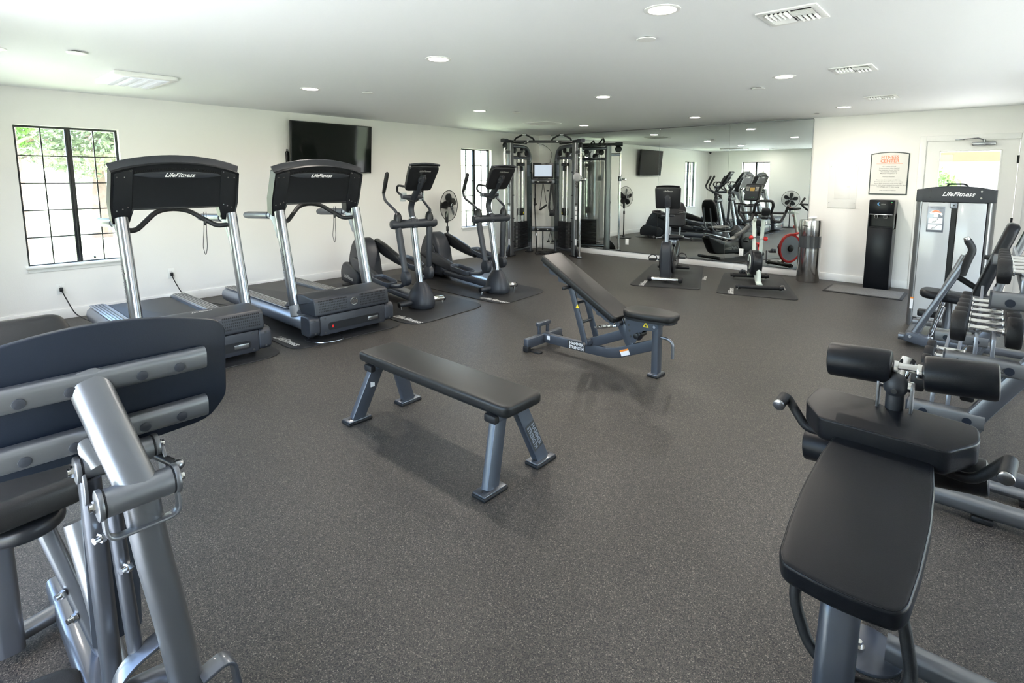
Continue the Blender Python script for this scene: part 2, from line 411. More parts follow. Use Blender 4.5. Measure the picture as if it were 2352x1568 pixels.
cl = MB().box((.595, -.05, 1.985), (.24, .045, .045), bev=.01).cyl((.60, -.05, 2.005), (.60, -.05, 2.035), .014, 12).tube([(.60, -.05, 2.03), (.53, -.10, 2.055)], .008, 8).tube([(.53, -.10, 2.055), (.37, -.045, 2.045)], .006, 8).box((.35, -.045, 2.045), (.10, .02, .014), bev=.003)
cl.build('door_closer', 'brushed', d_)
cs = MB(); cw = .072
cs.box((DR[0]-cw/2, -.009, (dh+cw)/2), (cw, .018, dh+cw), bev=.004).box((DR[1]+cw/2, -.009, (dh+cw)/2), (cw, .018, dh+cw), bev=.004).box(((DR[0]+DR[1])/2, -.009, dh+cw/2), (dw, .018, cw), bev=.004)
cs.box((DR[0]+.003, .08, dh/2), (.006, .16, dh)).box((DR[1]-.003, .08, dh/2), (.006, .16, dh)).box(((DR[0]+DR[1])/2, .08, dh-.003), (dw-.02, .16, .006))
struct(cs.build('trim_3', 'trim'))

# ------------------------------------------------------------------ outside
struct(MB().box((4.8, -4.6, -.25), (900, 900, .1)).build('lawn', 'grass'))
struct(MB().box((6.5, 4.2, -.14), (14, 8.0, .1)).build('path', 'concrete'))
struct(MB().box((13.8, -5, -.14), (8, 12, .1)).build('bounce_slab_right', 'concrete')); struct(MB().box((4, -13.4, -.14), (11, 8, .1)).build('bounce_slab_front', 'concrete'))  # unseen pale slabs, added to bounce sunlight up through the added windows
def tree(loc, h, cr, label, m='leaf', n=900, trunk=.22, group=None):
    t = thing('garden_tree', label, 'tree', loc, 0, group)
    tr = MB(); pts = [(0, 0, -.1), (.05, .03, h*.2), (-.04, .05, h*.42), (.06, 0, h*.7)]
    tr.tube(rnd(pts, .5), [trunk*(1.25-.9*i/12) for i in range(len(rnd(pts, .5)))], 10)
    for k in range(7):
        a = k*2.4; z = h*(.38+.05*k)
        tr.tube([(0, 0, z), (math.cos(a)*cr*.35, math.sin(a)*cr*.35, z+cr*.2), (math.cos(a)*cr*.7, math.sin(a)*cr*.7, z+cr*.35)], [trunk*.45, trunk*.3, trunk*.1], 6)
    tr.build('trunk', 'bark', t)
    fl = MB(); rg = random.Random(int(h*100+loc[0]*10))
    cen = [(V((rg.uniform(-.75, .75)*cr, rg.uniform(-.75, .75)*cr, h*(.45+.5*rg.random()))), cr*rg.uniform(.22, .42)) for _ in range(22)]
    for k in range(n):
        c_, rr = rg.choice(cen); d = V((rg.gauss(0, 1), rg.gauss(0, 1), rg.gauss(0, 1))).normalized()*rr*rg.random()**.4
        p = c_+d; a = V((rg.gauss(0, 1), rg.gauss(0, 1), rg.gauss(0, .6))).normalized(); b = a.orthogonal().normalized(); s_ = rg.uniform(.035, .075)*h/5
        fl.quad([p+a*s_*1.5, p+b*s_*.6, p-a*s_*1.5, p-b*s_*.6])
    fl.build('foliage', m, t, kind='stuff')
    return t
tree((-12.0, -5.45, -.2), 4.6, 1.7, 'broad green garden tree with a pale trunk seen through the left window', n=9000, trunk=.20)
tree((-14.6, -6.9, -.2), 4.8, 1.0, 'slimmer tree with a dark trunk beside the centre mullion of the left window', n=3000, trunk=.17)
tree((-9.0, -7.4, -.2), 4.6, .6, 'sparse thin tree in the leftmost panes of the left window', 'leaf2', n=900, trunk=.10)
tree((-22, 12.0, -.2), 8.5, 3.2, 'large tree standing beyond the narrow far window', n=2200, trunk=.3)
def shrub(loc, r, label, m='leaf2', n=1600):
    t = thing('shrub', label, 'shrub', loc)
    st = MB(); rg = random.Random(5)
    for k in range(7):
        a = k*.9; st.tube([(0, 0, 0), (math.cos(a)*r*.3, math.sin(a)*r*.3, r*.8), (math.cos(a)*r*.6, math.sin(a)*r*.6, r*1.5)], [.02, .015, .006], 6)
    st.build('stem', 'bark', t); fl = MB()
    for k in range(n):
        d = V((rg.gauss(0, 1), rg.gauss(0, 1), rg.gauss(0, 1))).normalized()*rg.random()**.35
        p = V((d.x*r, d.y*r, r*1.1+d.z*r*1.05)); a = V((rg.gauss(0, 1), rg.gauss(0, 1), rg.gauss(0, .6))).normalized(); b = a.orthogonal().normalized(); s_ = .05
        fl.quad([p+a*s_*1.5, p+b*s_*.6, p-a*s_*1.5, p-b*s_*.6])
    fl.build('foliage', m, t, kind='stuff'); return t
sh_ = shrub((6.62, 5.4, -.09), .60, 'bright green leafy shrub outside the glazed door'); sh_.scale = (1, 1, 1.45)
hb = thing('neighbour_building', 'pale stucco building beyond the shrub outside the door', 'building', (8.5, 14, -.2))
MB().box((0, 0, 3), (14, 5, 6.2)).build('wall', 'stuccow', hb)
MB().box((0, 0, 6.3), (15, 6, .3)).build('roof', 'stucco', hb); MB().box((0, -2.62, 2.38), (14.2, .24, .27)).build('fascia_band', 'stucco', hb)
for k, x in enumerate((-5, -2, 1.2, 4.4)):
    f = MB().box((x, -2.53, 4.2), (1.3, .08, 1.5)).build('window', 'trim', hb); MB().box((x, -2.58, 4.2), (1.1, .03, 1.3)).build('pane', 'glass', f)

# ------------------------------------------------------------------ mirror wall
mr = thing('wall_mirror', 'floor-to-ceiling frameless mirror in four tall panels on the far wall', 'mirror', (0, 0, 0))
xs = [.345, 1.619, 2.892, 4.173, 5.442]
for i in range(4):
    o = MB().box((0, 0, 0), (xs[i+1]-xs[i]-.003, .006, 2.308), bev=.0012, seg=1).build('mirror_panel', 'mirror', mr)
    o.location = ((xs[i]+xs[i+1])/2, -.010, .118+1.154); o.rotation_euler = (0, 0, R(.15))
MB().box((2.89, -.010, 2.432), (5.10, .016, .010)).build('top_channel', 'brushed', mr)
MB().box((2.89, -.014, .113), (5.10, .018, .008)).build('bottom_channel', 'brushed', mr)
MB().box((5.447, -.009, 1.272), (.006, .012, 2.31)).build('edge_strip', 'brushed', mr)
for x in xs[:4]: MB().box((x+(0.012 if x < 1 else 0), -.013, 2.415), (.02, .006, .02), bev=.002).build('clip', 'chrome', mr)

# ------------------------------------------------------------------ ceiling fittings
LG = {(6.16, -6.27): 'nearest round downlight, cut by the top edge of the photo', (6.09, -3.82): 'round downlight right of the ceiling, between two vents and a speaker',
      (6.06, -1.15): 'round downlight nearest the door wall, over the sign', (4.18, -3.84): 'round downlight centred over the incline bench',
      (4.10, -1.24): 'round downlight over the exercise bikes by the mirror', (2.10, -1.28): 'small round downlight just in front of the cable machine top',
      (4.28, -6.27): 'large round downlight left of centre of the ceiling', (2.19, -3.85): 'round downlight over the elliptical trainers',
      (2.17, -6.22): 'round downlight above the big television', (2.13, -8.55): 'round downlight cut by the left edge of the photo'}
for i, ((x, y), lab) in enumerate(LG.items()):
    t = thing('downlight', lab, 'ceiling light', (x, y, H), 0, 'round recessed downlights')
    MB().lathe([(.075, .0), (.075, -.004), (.092, -.006), (.098, -.003), (.098, .0)], n=32).build('trim_ring', 'white', t)
    MB().cyl((0, 0, -.001), (0, 0, -.0045), .074, 32).build('lens', 'lens', t)
    ld = bpy.data.lights.new('lamp', 'AREA'); ld.shape = 'DISK'; ld.size = .145; ld.energy = DOWNLIGHT_W*(.35 if y < -8 else 1); ld.color = (1, .92, .82)
    lo = bpy.data.objects.new('lamp', ld); C.objects.link(lo); lo.parent = t; lo.location = (0, 0, -.0075)
for (x, y), lab in {(5.81, -5.81): 'round white flush ceiling speaker nearest the camera', (5.72, -3.37): 'round white ceiling disc in front of the middle vent',
                    (5.62, -.62): 'small round ceiling disc just before the top of the mirror', (2.45, -5.73): 'small round ceiling disc right of the downlight above the television',
                    (2.49, -3.44): 'small round ceiling disc near the cable machine', (2.46, -8.12): 'round white ceiling disc with a dark rim at far left'}.items():
    t = thing('ceiling_disc', lab, 'ceiling fitting', (x, y, H), 0, 'small round ceiling discs')
    MB().lathe([(.03, 0), (.03, -.008), (.0, -.008)][:2], n=20).build('collar', 'ink_grey', t)
    MB().lathe([(.055, -.008), (.062, -.011), (.060, -.015), (.04, -.018)], n=28).build('cover_plate', 'white', t)
for k, (x, y, lab) in enumerate(((6.67, -5.72, 'largest and nearest square ceiling vent, top right of the photo'), (6.63, -3.82, 'middle one of the three square ceiling vents'), (6.56, -1.84, 'farthest square ceiling vent, nearest the door wall'))):
    t = thing('ceiling_vent', lab, 'vent', (x, y, H), 0, 'square ceiling vents'); s_ = .155
    fr = MB()
    for sx, sy, wx, wy in ((0, 1, 2*s_, .036), (0, -1, 2*s_, .036), (1, 0, .036, 2*s_-.07), (-1, 0, .036, 2*s_-.07)):
        fr.box((sx*(s_-.018), sy*(s_-.018), -.004), (wx, wy, .009), bev=.003)
    fr.build('vent_frame', 'white', t); MB().box((0, 0, -.0015), (.25, .25, .001)).build('backing', 'ink_dark', t)
    sl = MB()
    for q in range(7):
        sl.box((-.062, .105-.030*q*.45-.0, -.009), (.115, .003, .008), rot=(35, 0, 0)); sl.box((.062, -.008-.030*q*.45, -.009), (.115, .003, .008), rot=(-35, 0, 0))
        sl.box((.010+.0, 0, -.006), (.004, .24, .010)) if q == 0 else None
    sl.build('slats', 'white', t, kind='stuff')
    vn = MB().box((0, 0, 0), (.016, .10, .018), rot=(0, 40, 0), bev=.003).build('vane', 'white', t); vn.location = (-.105, -.062, -.014)
    for q in range(1, 5):
        c = vn.copy(); C.objects.link(c); c.location.x = -.105+.024*q
    for q in range(4):
        c = vn.copy(); C.objects.link(c); c.location = (.03+.026*q, .065, -.008); c.rotation_euler = (0, R(-80), 0)
t = thing('fluorescent_fixture', 'white rectangular surface ceiling light with a prismatic lens above the left window', 'ceiling light', (1.50, -7.55, H), 0)
MB().box((0, 0, -.018), (.72, .47, .036), bev=.008).build('housing', 'white', t)
MB().box((0, 0, -.038), (.60, .37, .006), bev=.002).build('diffuser', mat('prismatic_diffuser', (.82, .84, .88), .2, bump=.9, scale=300, emit=(.85, .9, 1), es=.18), t)
pr = MB()
for i in range(24):
    for j in range(4): pr.box((-.285+.0248*i, -.135+.09*j, -.045), (.016, .05, .004), bev=.0015, seg=1)
pr.build('prisms', mat('prism_lens', (.8, .82, .86), .15, emit=(.85, .9, 1), es=.12), t, kind='stuff')
t = thing('ceiling_grille', 'flat grey return-air grille on the ceiling before the cable machine', 'vent', (1.80, -2.05, H), 0)
MB().box((0, 0, -.004), (.50, .42, .008), bev=.003).build('frame', 'white', t)
g_ = MB()
for q in range(22): g_.box((0, -.185+.0176*q, -.010), (.45, .010, .005), rot=(30, 0, 0))
g_.build('louvres', mat('grille_paint', (.5, .5, .5), .5), t, kind='stuff')
for (x, y, z, lab, rz) in ((.10, D+.10, H, 'small dark dome security camera in the far corner seen in the mirror', 45), (7.845, -.10, H, 'grey security camera at the ceiling by the right edge of the photo', -100)):
    t = thing('security_camera', lab, 'camera', (x, y, z), rz)
    MB().cyl((0, 0, 0), (0, 0, -.022), .045, 20, bev=.004).build('mount', 'white', t); MB().ell((0, 0, -.03), (.04, .04, .04)).build('dome', 'gloss_black', t)
# outlets and plates
def outlet(loc, rz, lab, group='white wall outlets'):
    t = thing('wall_outlet', lab, 'outlet', loc, rz, group)
    MB().box((0, -.004, 0), (.072, .008, .118), bev=.003).build('cover_plate', 'white', t)
    for z in (.026, -.026):
        f = MB().prism(rrect(.036, .032, .010), .0, .0025, Matrix.Translation((0, -.008, z)) @ Euler((R(90), 0, 0)).to_matrix().to_4x4()).build('receptacle', 'trim', t)
        MB().box((-.007, -.0108, z+.002), (.002, .001, .008)).box((.007, -.0108, z+.002), (.002, .001, .008)).box((0, -.0108, z-.008), (.004, .001, .004)).build('slots', 'black', f)
    return t
outlet((2.259, -.010, .307), 0, 'outlet set into the mirror left of the recumbent bike'); outlet((4.458, -.010, .307), 0, 'outlet set into the mirror left of the red-rimmed spin bike')
outlet((0, -8.03, .335), 90, 'outlet under the large left window with a black plug'); outlet((0, -7.00, .365), 90, 'outlet seen between the posts of the nearest treadmill')
outlet((0, -2.57, .30), 90, 'outlet behind the pedestal fan near the narrow window')
t = thing('switch_plate', 'small white switch plate on the wall behind the cable machine', 'switch', (.24, 0, 1.19)); MB().box((0, -.004, 0), (.072, .008, .118), bev=.003).build('cover_plate', 'white', t); MB().box((0, -.009, 0), (.03, .006, .06), bev=.002).build('rocker', 'trim', t)
t = thing('electrical_panel', 'flush white electrical panel cover on the wall right of the mirror', 'panel', (5.888, 0, 1.448))
MB().box((0, -.005, 0), (.37, .010, .69), bev=.003).build('cover_plate', 'trim', t)
f = MB().box((0, -.012, .0), (.205, .006, .42), bev=.002).build('panel_door', 'trim', t); MB().box((.075, -.017, -.02), (.03, .008, .035), bev=.003).build('latch', 'white', f)
for x in (-.165, .165):
    for z in (-.27, .27): MB().cyl((x, -.009, z), (x, -.013, z), .006, 8).build('screw', 'brushed', t)

# ------------------------------------------------------------------ television
t = thing('television', 'large black flat television tilted down on the left wall', 'television', (.125, -4.87, 1.96), 0); 
tm_ = TR((0, 0, 0), (0, 5, 0))
MB().box((0, 0, 0), (.045, 1.27, .72), bev=.006, M_=tm_).build('case', 'black', t)
MB().box((.0235, 0, .004), (.003, 1.245, .69), M_=tm_).build('screen', 'tvscreen', t)
MB().box((.0262, .575, -.348), (.002, .05, .006), M_=tm_).build('badge', 'ink_grey', t)
MB().box((-.07, 0, 0), (.095, .4, .3)).build('wall_bracket', 'black', t)
t = thing('remote_holder', 'slim black remote hanging beside the left edge of the television', 'remote', (.02, -5.50, 1.80))
MB().box((0, 0, 0), (.03, .05, .20), bev=.014, seg=3).build('body', 'black', t); MB().ring((0, 0, .115), (1, 0, 0), .014, .003, 14, 6).build('hanging_loop', 'black', t)

# ------------------------------------------------------------------ sign
t = thing('wall_sign', 'arched white notice with orange FITNESS CENTER heading above the water dispenser', 'sign', (6.452, 0, 1.312)); sw, sh = .458, .590
def sgn(i): 
    return [(-sw/2+i, i), (sw/2-i, i), (sw/2-i, .572-i)]+[(x, .572-i+(.026)*(1-(x/(sw/2-i))**2)) for x in [ (sw/2-i)*(1-2*k/12) for k in range(1, 12)]]+[(-sw/2+i, .572-i)]
Mx = Matrix(((1, 0, 0, 0), (0, 0, -1, 0), (0, 1, 0, 0), (0, 0, 0, 1)))
MB().prism(sgn(0), 0, .012, Mx, bev=.003).build('border', mat('sign_border', (.05, .065, .065), .4), t)
MB().prism(sgn(.014), .0125, .0145, Mx).build('sign_face', 'signface', t)
TX = lambda x, z, y=-.0155: frame((x, y, z), (1, 0, 0), (0, 0, 1))
text('FITNESS', .062, 'ink_orange', t, TX(0, .521), 'heading', bold=.0012, spacing=.97); text('CENTER', .062, 'ink_orange', t, TX(0, .468), 'heading', bold=.0012, spacing=.97)
MB().box((0, -.0155, .432), (.31, .001, .004)).build('underline', 'ink_orange', t)
for s_, z in (('For resident use only', .393), ('Proper workout attire required', .369), ('Use equipment at your own risk', .345), ('No one under 14 allowed', .321), ('Maximum Occupancy is 12', .297), ('Workout Etiquette', .251),
              ('Please wipe down equipment after use', .205), ('30 minute time limit when others are waiting', .181), ('Report faulty equipment to the leasing office', .157), ('No food or drink except containers for water (No glass)', .133),
              ('Turn off lights and TV when leaving', .109), ('Area is under surveillance', .060)):
    text(s_, .0185, 'ink_grey', t, TX(0, z), 'body_text', bold=.0002)

# ------------------------------------------------------------------ water dispenser, bin, door mat
t = thing('water_dispenser', 'tall gloss black water dispenser tower against the wall under the sign', 'dispenser', (6.44, -.165, 0))
MB().box((0, 0, .43), (.300, .30, .86), bev=.006).build('lower_cabinet', 'gloss_black', t)
MB().box((0, 0, 1.145), (.300, .30, .20), bev=.006).box((0, .07, .945), (.300, .16, .21)).box((-.144, 0, .945), (.012, .29, .21)).box((.144, 0, .945), (.012, .29, .21)).build('upper_cabinet', 'gloss_black', t)
MB().box((0, -.152, 1.045), (.27, .008, .012), bev=.002).build('chrome_strip', 'chrome', t)
MB().box((0, -.09, .866), (.27, .11, .012), bev=.003).build('drip_tray', 'black', t)
for x in (-.055, .055):
    f = MB().box((x, -.135, 1.022), (.045, .05, .035), bev=.005).build('tap', 'black', t)
    MB().tube([(x-.018, -.162, 1.035), (x-.018, -.162, .995), (x+.018, -.162, .995), (x+.018, -.162, 1.035)], .0025, 6).build('lever', 'chrome', f)
MB().prism(poly_arc(0, 0, .022, 60, 300, 14)+poly_arc(.009, .002, .017, 290, 70, 12), 0, .001, frame((-.03, -.1512, 1.19), (1, 0, 0), (0, 0, 1))).build('crescent_emblem', 'blue', t)
text('airtrona', .016, 'ink_light', t, frame((.02, -.1515, 1.19), (1, 0, 0), (0, 0, 1)), 'lettering')
MB().cyl((.115, -.150, 1.215), (.115, -.153, 1.215), .006, 12).build('power_light', 'led_green', t)
MB().cyl((.115, -.150, 1.196), (.115, -.152, 1.196), .003, 8).build('status_light', 'red', t)
t = thing('waste_bin', 'tall polished stainless cylindrical wipe dispenser and bin beside the mirror', 'bin', (5.565, -.30, 0))
MB().lathe([(.150, .0), (.155, .01), (.155, .50)], n=48).build('lower_body', 'steel', t)
MB().lathe([(.150, .50), (.150, .70)], n=48).build('liner_window', mat('dark_translucent', (.05, .055, .06), .25), t)
up = MB(); 
MB().lathe([(.155, .50), (.156, .515), (.152, .515)], n=48).build('seam_ring', 'steel', t)
MB().lathe([(.152, .69), (.155, .70), (.155, .90), (.150, .925), (.05, .93)], n=48).build('upper_body', 'steel', t)
for a0, a1 in ((-20, 20),):
    pass
op = MB(); rings = []
MB().lathe([(.045, .93), (.05, .945), (.02, .947)], n=24).build('wipe_collar', 'white', t)
wp = MB()
wp.ell((.02, .0, .955), (.06, .05, .02)).ell((.05, .01, .965), (.03, .03, .012)); wp.build('wipe_sheet', 'white', t)
MB().box((-.04, -.152, .845), (.07, .006, .014), rot=(0, 8, 0), bev=.002).box((.02, -.154, .832), (.14, .004, .006), bev=.001).build('slot_label', 'ink_dark', t)
t = thing('floor_mat', 'small ribbed grey entrance mat on the floor before the water dispenser', 'mat', (6.365, -.635, 0), 0)
MB().prism(rrect(.92, .60, .02), 0, .008, bev=.003).build('border', 'rubber', t)
MB().prism(rrect(.85, .53, .01), .008, .013, bev=.002).build('carpet_insert', mat('grey_ribbed_carpet', (.13, .13, .125), .9, bump=1., scale=110, var=.6), t)
# ================================================================== equipment
# ------------------------------------------------------------------ treadmills (local +x is the front, towards the room)
def treadmill(loc, label, rz=0):
    t = thing('treadmill', label, 'treadmill', loc, rz, 'treadmills in front of the left wall')
    for s in (-1, 1):
        # rounded silver side rail and its perforated foot strip
        prof = [(.27, .075), (.335, .065), (.40, .075), (.437, .11), (.447, .16), (.437, .20), (.40, .232), (.33, .243), (.285, .243)]
        r = MB(); rings = []
        for x, k in ((0.0, .80), (.012, .93), (.05, 1.0), (1.95, 1.0), (2.02, .985)):
            rings.append([V((x, s*(.355+(y-.355)*k), .155+(z-.155)*k)) for y, z in prof])
        r.loft(rings); r.build('side_rail', 'silver', t)
        st = MB().prism([(x, y) for x, y in rpoly([(.03, .30), (1.62, .30), (1.62, .418), (.03, .418)], .03)], .2405, .249, Matrix.Diagonal((1, s, 1, 1)), bev=.003).build('foot_strip', 'brushed', t)
        ds = MB()
        for i in range(44):
            for j in range(4): ds.box((.075+i*.0345+(j % 2)*.012, s*(.322+.025*j), .2492), (.019, .009, .0016))
        ds.build('grip_dots', 'ink_dark', st, kind='stuff')
        MB().box((-.01, s*.355, .155), (.03, .12, .09), bev=.012).build('rear_cap', 'dark', t)
        # oval post
        p = MB(); a, b = V((1.80, s*.405, .20)), V((1.565, s*.405, 1.20))
        p.sweep([a, b], circ(.042, 24, .073), up=(1, 0, 0)); p.build('post', 'brushed', t)
        c = MB().sweep([a+V((.010, 0, .0)), a.lerp(b, .10)+V((.004, 0, 0))], circ(.0435, 24, .0765), up=(1, 0, 0)).build('post_collar', 'ink_grey', t)
        MB().cyl(a+V((.03, s*.0, .03)), a+V((.088, 0, .05)), .022, 16).build('bolt_cover', 'paint', t)
        logo(t, .075, 'ink_grey', frame(a.lerp(b, .50)+V((0, -.0428, 0)), (a-b), (1, 0, 0)), name='post_lettering', ext=.0002) if s < 0 else None
        # bracket, handrail with grip
        br = MB().prism(rpoly([(1.60, 1.0), (1.60, 1.17), (1.36, 1.175), (1.33, 1.135), (1.44, 1.10), (1.54, .92)], .03), s*.405-.024, s*.405+.024, Matrix(((1, 0, 0, 0), (0, 0, 1, 0), (0, 1, 0, 0), (0, 0, 0, 1))), bev=.01)
        br.build('handrail_bracket', 'silver', t)
        MB().sweep([(1.40, s*.405, 1.152), (.82, s*.405, 1.128)], circ(.030, 16, .034)).build('handrail', 'silver', t)
        MB().sweep([(1.34, s*.405, 1.150), (.82, s*.405, 1.129), (.78, s*.405, 1.127), (.765, s*.405, 1.126)], circ(1, 16), scale=[.037, .038, .034, .018]).build('handrail_grip', 'steelblue', t)
    # belt
    MB().box((.88, 0, .165), (1.66, .60, .10), bev=.02).build('deck', 'black', t)
    MB().prism(rpoly([(.03, -.265), (1.62, -.265), (1.62, .265), (.03, .265)], .01), .205, .226, bev=.008).build('running_belt', 'tread', t)
    MB().cyl((.05, -.285, .185), (.05, .285, .185), .04, 20).build('rear_roller', 'tread', t)
    logo(t, .05, 'ink_light', frame((1.45, .12, .2268), (0, 1, 0), (-1, 0, 0)), name='belt_lettering')
    # motor hood
    hp = rpoly([(1.50, .228), (1.56, .275), (1.74, .395), (1.86, .425), (2.13, .405), (2.155, .38), (2.175, .245), (1.9, .228)], [.02, .06, .1, .08, .03, .02, .02, .02])
    MB().prism(hp, -.395, .395, Matrix(((1, 0, 0, 0), (0, 0, 1, 0), (0, 1, 0, 0), (0, 0, 0, 1))), bev=.014).build('motor_hood', 'dark', t)
    vs_ = MB()
    for sgn_ in (-1, 1):
        for i in range(19):
            for j in range(5):
                z = .285+.024*j; x = 2.1758-(z-.245)*.149
                vs_.box((x+.0005, sgn_*(.075+.0155*i), z), (.003, .0065, .014), rot=(0, -8, 0))
    vs_.build('vent_slots', 'rubber', t, kind='stuff')
    e = MB().cyl((2.155, 0, .33), (2.170, 0, .332), .036, 32).ring((2.170, 0, .332), (1, 0, 0), .034, .004, 32, 6).build('emblem', 'chrome', t)
    MB().cyl((2.169, 0, .332), (2.1715, 0, .3323), .030, 32).build('emblem_disc', 'ink_dark', e)
    text('LF', .045, 'chrome', e, frame((2.1725, 0, .332), (0, 1, 0), (0, 0, 1)), 'emblem_letters', shear=.4, bold=.001)
    logo(t, .036, 'ink_light', frame((1.92, .0, .4235), (0, 1, 0), (-1, 0, .05)), name='hood_lettering')
    # front bumper with recess
    MB().box((2.06, 0, .145), (.20, .70, .19), bev=.015).build('front_bumper', 'dark', t)
    rc = MB().prism(rpoly([(-.27, -.033), (.27, -.033), (.285, .0), (.27, .040), (-.27, .040)], .02), 0, .003, frame((2.1595, 0, .125), (0, 1, 0), (0, 0, 1))).build('recess', 'black', t)
    MB().box((2.164, -.225, .127), (.006, .018, .026), bev=.002).build('power_switch', 'red', rc)
    MB().box((2.1635, .205, .125), (.003, .115, .034), bev=.001).build('socket_plate', 'brushed', rc)
    for y in (-.30, .30):
        for z in (.075, .215): MB().cyl((2.158, y, z), (2.162, y, z), .009, 10).build('bolt', 'ink_dark', t)
    for s in (-1, 1):
        MB().prism(rpoly([(1.98, .055), (2.13, .055), (2.165, .085), (2.165, .215), (2.13, .245), (1.98, .245)], .035), s*.40-.052, s*.40+.052, Matrix(((1, 0, 0, 0), (0, 0, 1, 0), (0, 1, 0, 0), (0, 0, 0, 1))), bev=.014).build('end_cap', 'dark', t)
        for z in (.09, .205): MB().cyl((2.160, s*.40, z), (2.167, s*.40, z), .009, 10).build('bolt', 'ink_dark', t)
        MB().cyl((1.98, s*.36-.02, .032), (1.98, s*.36+.02, .032), .032, 18).build('wheel', 'rubber', t)
        MB().cyl((.14, s*.33, .0), (.14, s*.33, .07), .025, 12).build('foot', 'rubber', t)
    # console: wings over the posts, arched top
    B = V((1.50, 0, 1.145)); up = V((.36, 0, 1)).normalized(); Mc = frame(B, (0, 1, 0), up)   # local z = forward normal
    top = [(.445-.89*i/16, .455+.072*(1-((i-8)/8)**2)) for i in range(17)]
    out = [(.40, .0), (.452, .012), (.47, .16)] + [(.462, .445)] + top[1:-1] + [(-.462, .445), (-.47, .16), (-.452, .012), (-.40, .0), (-.345, .005), (-.315, .125), (.315, .125), (.345, .005)]
    MB().prism(out, -.005, -.085, Mc, bev=.014).build('console', 'black', t)
    rim = [(x, z+.002) for x, z in [(.462, .445)]+top[1:-1]+[(-.462, .445)]]
    MB().sweep([Mc @ V((x, z, -.045)) for x, z in rim], rrect(.105, .020, .008), up=(1, 0, .3)).build('console_rim', 'dark', t)
    for s in (-1, 1):
        MB().prism(rpoly([(s*.335, .02), (s*.440, .02), (s*.448, .16), (s*.440, .43), (s*.318, .47), (s*.325, .13)], .01), -.006, .002, Mc, bev=.002).build('side_plate', 'black', t)
        for x, z in ((.352, .15), (.385, .135), (.425, .12), (.335, .455), (.375, .405), (.425, .405)):
            MB().cyl(Mc @ V((s*x, z, 0)), Mc @ V((s*x, z, .0045)), .0055, 8).build('screw', 'chrome', t)
    lens = [(.315*math.cos(R(a)), .425+(.030 if a < 180 else .030)*math.sin(R(a))) for a in range(0, 360, 12)]
    MB().prism(lens, -.006, .003, Mc, bev=.003).build('badge_panel', 'dark', t)
    logo(t, .052, 'ink_white', Mc @ Matrix.Translation((0, .425, .0045)), name='console_lettering')
    sg = MB()
    for i in range(46):
        x = -.30+i*.0133; sg.box((x, .478-.30*x*x*1.2, .0), (.005, .014, .006), M_=Mc)
    sg.build('vent_slots', 'rubber', t, kind='stuff')
    MB().prism(rrect(.34, .20, .02), -.090, -.084, Mc @ Matrix.Translation((0, .30, 0))).build('display', 'tvscreen', t)
    kp = MB()
    for i in range(6):
        for j in (-1, 1):
            for q in range(3): kp.box((j*(.22+.045*q), .20+.035*i, -.0875), (.028, .02, .004), bev=.003, seg=1, M_=Mc)
    kp.build('buttons', 'ink_grey', t, kind='stuff')
    # curved crossbar and safety key cord
    MB().tube(rnd([(1.55, -.38, 1.10), (1.50, -.30, 1.09), (1.38, -.12, 1.235), (1.36, 0, 1.255), (1.38, .12, 1.235), (1.50, .30, 1.09), (1.55, .38, 1.10)], .09, 5), .021, 12).build('crossbar', 'foam', t)
    MB().tube(rnd([(1.47, .235, 1.22), (1.46, .23, 1.05), (1.47, .225, .90), (1.475, .205, .82), (1.47, .19, .90), (1.475, .205, 1.06), (1.47, .215, 1.22)], .03), .0028, 5).box((1.47, .22, 1.12), (.02, .02, .045), bev=.005).build('safety_key_cord', 'black', t)
    return t
TM2 = treadmill((.77, -6.275, .0095), 'second treadmill from the left, its motor hood fully in view, on a logo mat')
TM1 = treadmill((.77, -7.52, .0095), 'leftmost treadmill, before the large window and half hidden by the leg press plate')
MB().tube(rnd([(.02-.77, -.51, .315), (.06-.77, -.50, .27), (.16-.77, -.44, .06), (.40-.77, -.38, .02), (.10, -.30, .03)], .08), .006, 6).build('power_cord', 'black', TM1)
MB().box((.022-.77, -.51, .318), (.03, .03, .045), bev=.006).build('plug', 'black', TM1)
MB().tube(rnd([(.02-.77, -.725, .345), (.05-.77, -.72, .29), (.12-.77, -.66, .10), (.30-.77, -.55, .02), (.2, -.34, .02)], .08), .006, 6).build('power_cord', 'black', TM2)
MB().box((.022-.77, -.725, .345), (.03, .03, .045), bev=.006).build('plug', 'black', TM2)
MB().tube(rnd([(1.95, -.33, .06), (2.05, -.47, .0155), (2.25, -.40, .0155), (2.30, -.18, .0155), (2.12, -.15, .03)], .08, 6), .005, 6).build('slack_cable', 'brushed', TM2)

# ------------------------------------------------------------------ mats under the machines
def equip_mat(name, corners, label, logos, r=.10):
    cx = sum(c[0] for c in corners)/4; cy = sum(c[1] for c in corners)/4
    t = thing('equipment_mat', label, 'mat', (cx, cy, 0), 0, 'black logo mats under the cardio machines')
    loc = [(x-cx, y-cy) for x, y in corners]
    MB().prism(rpoly(loc, r, 5), 0, .009, bev=.004).build('mat_sheet', 'matrubber', t)
    for (x, y, ang, sz) in logos:
        a = R(ang); text('LifeFitness', sz, 'ink_light', t, frame((x-cx, y-cy, .0095), (math.cos(a), math.sin(a), 0), (-math.sin(a), math.cos(a), 0)), 'mat_lettering', shear=.45, bold=.0015)
    return t
equip_mat('m', [(.55, -6.88), (2.98, -6.90), (3.02, -5.75), (.55, -5.77)], 'black mat under the second treadmill, lettering at its front left corner', [(2.65, -6.82, 2, .10)], .16)
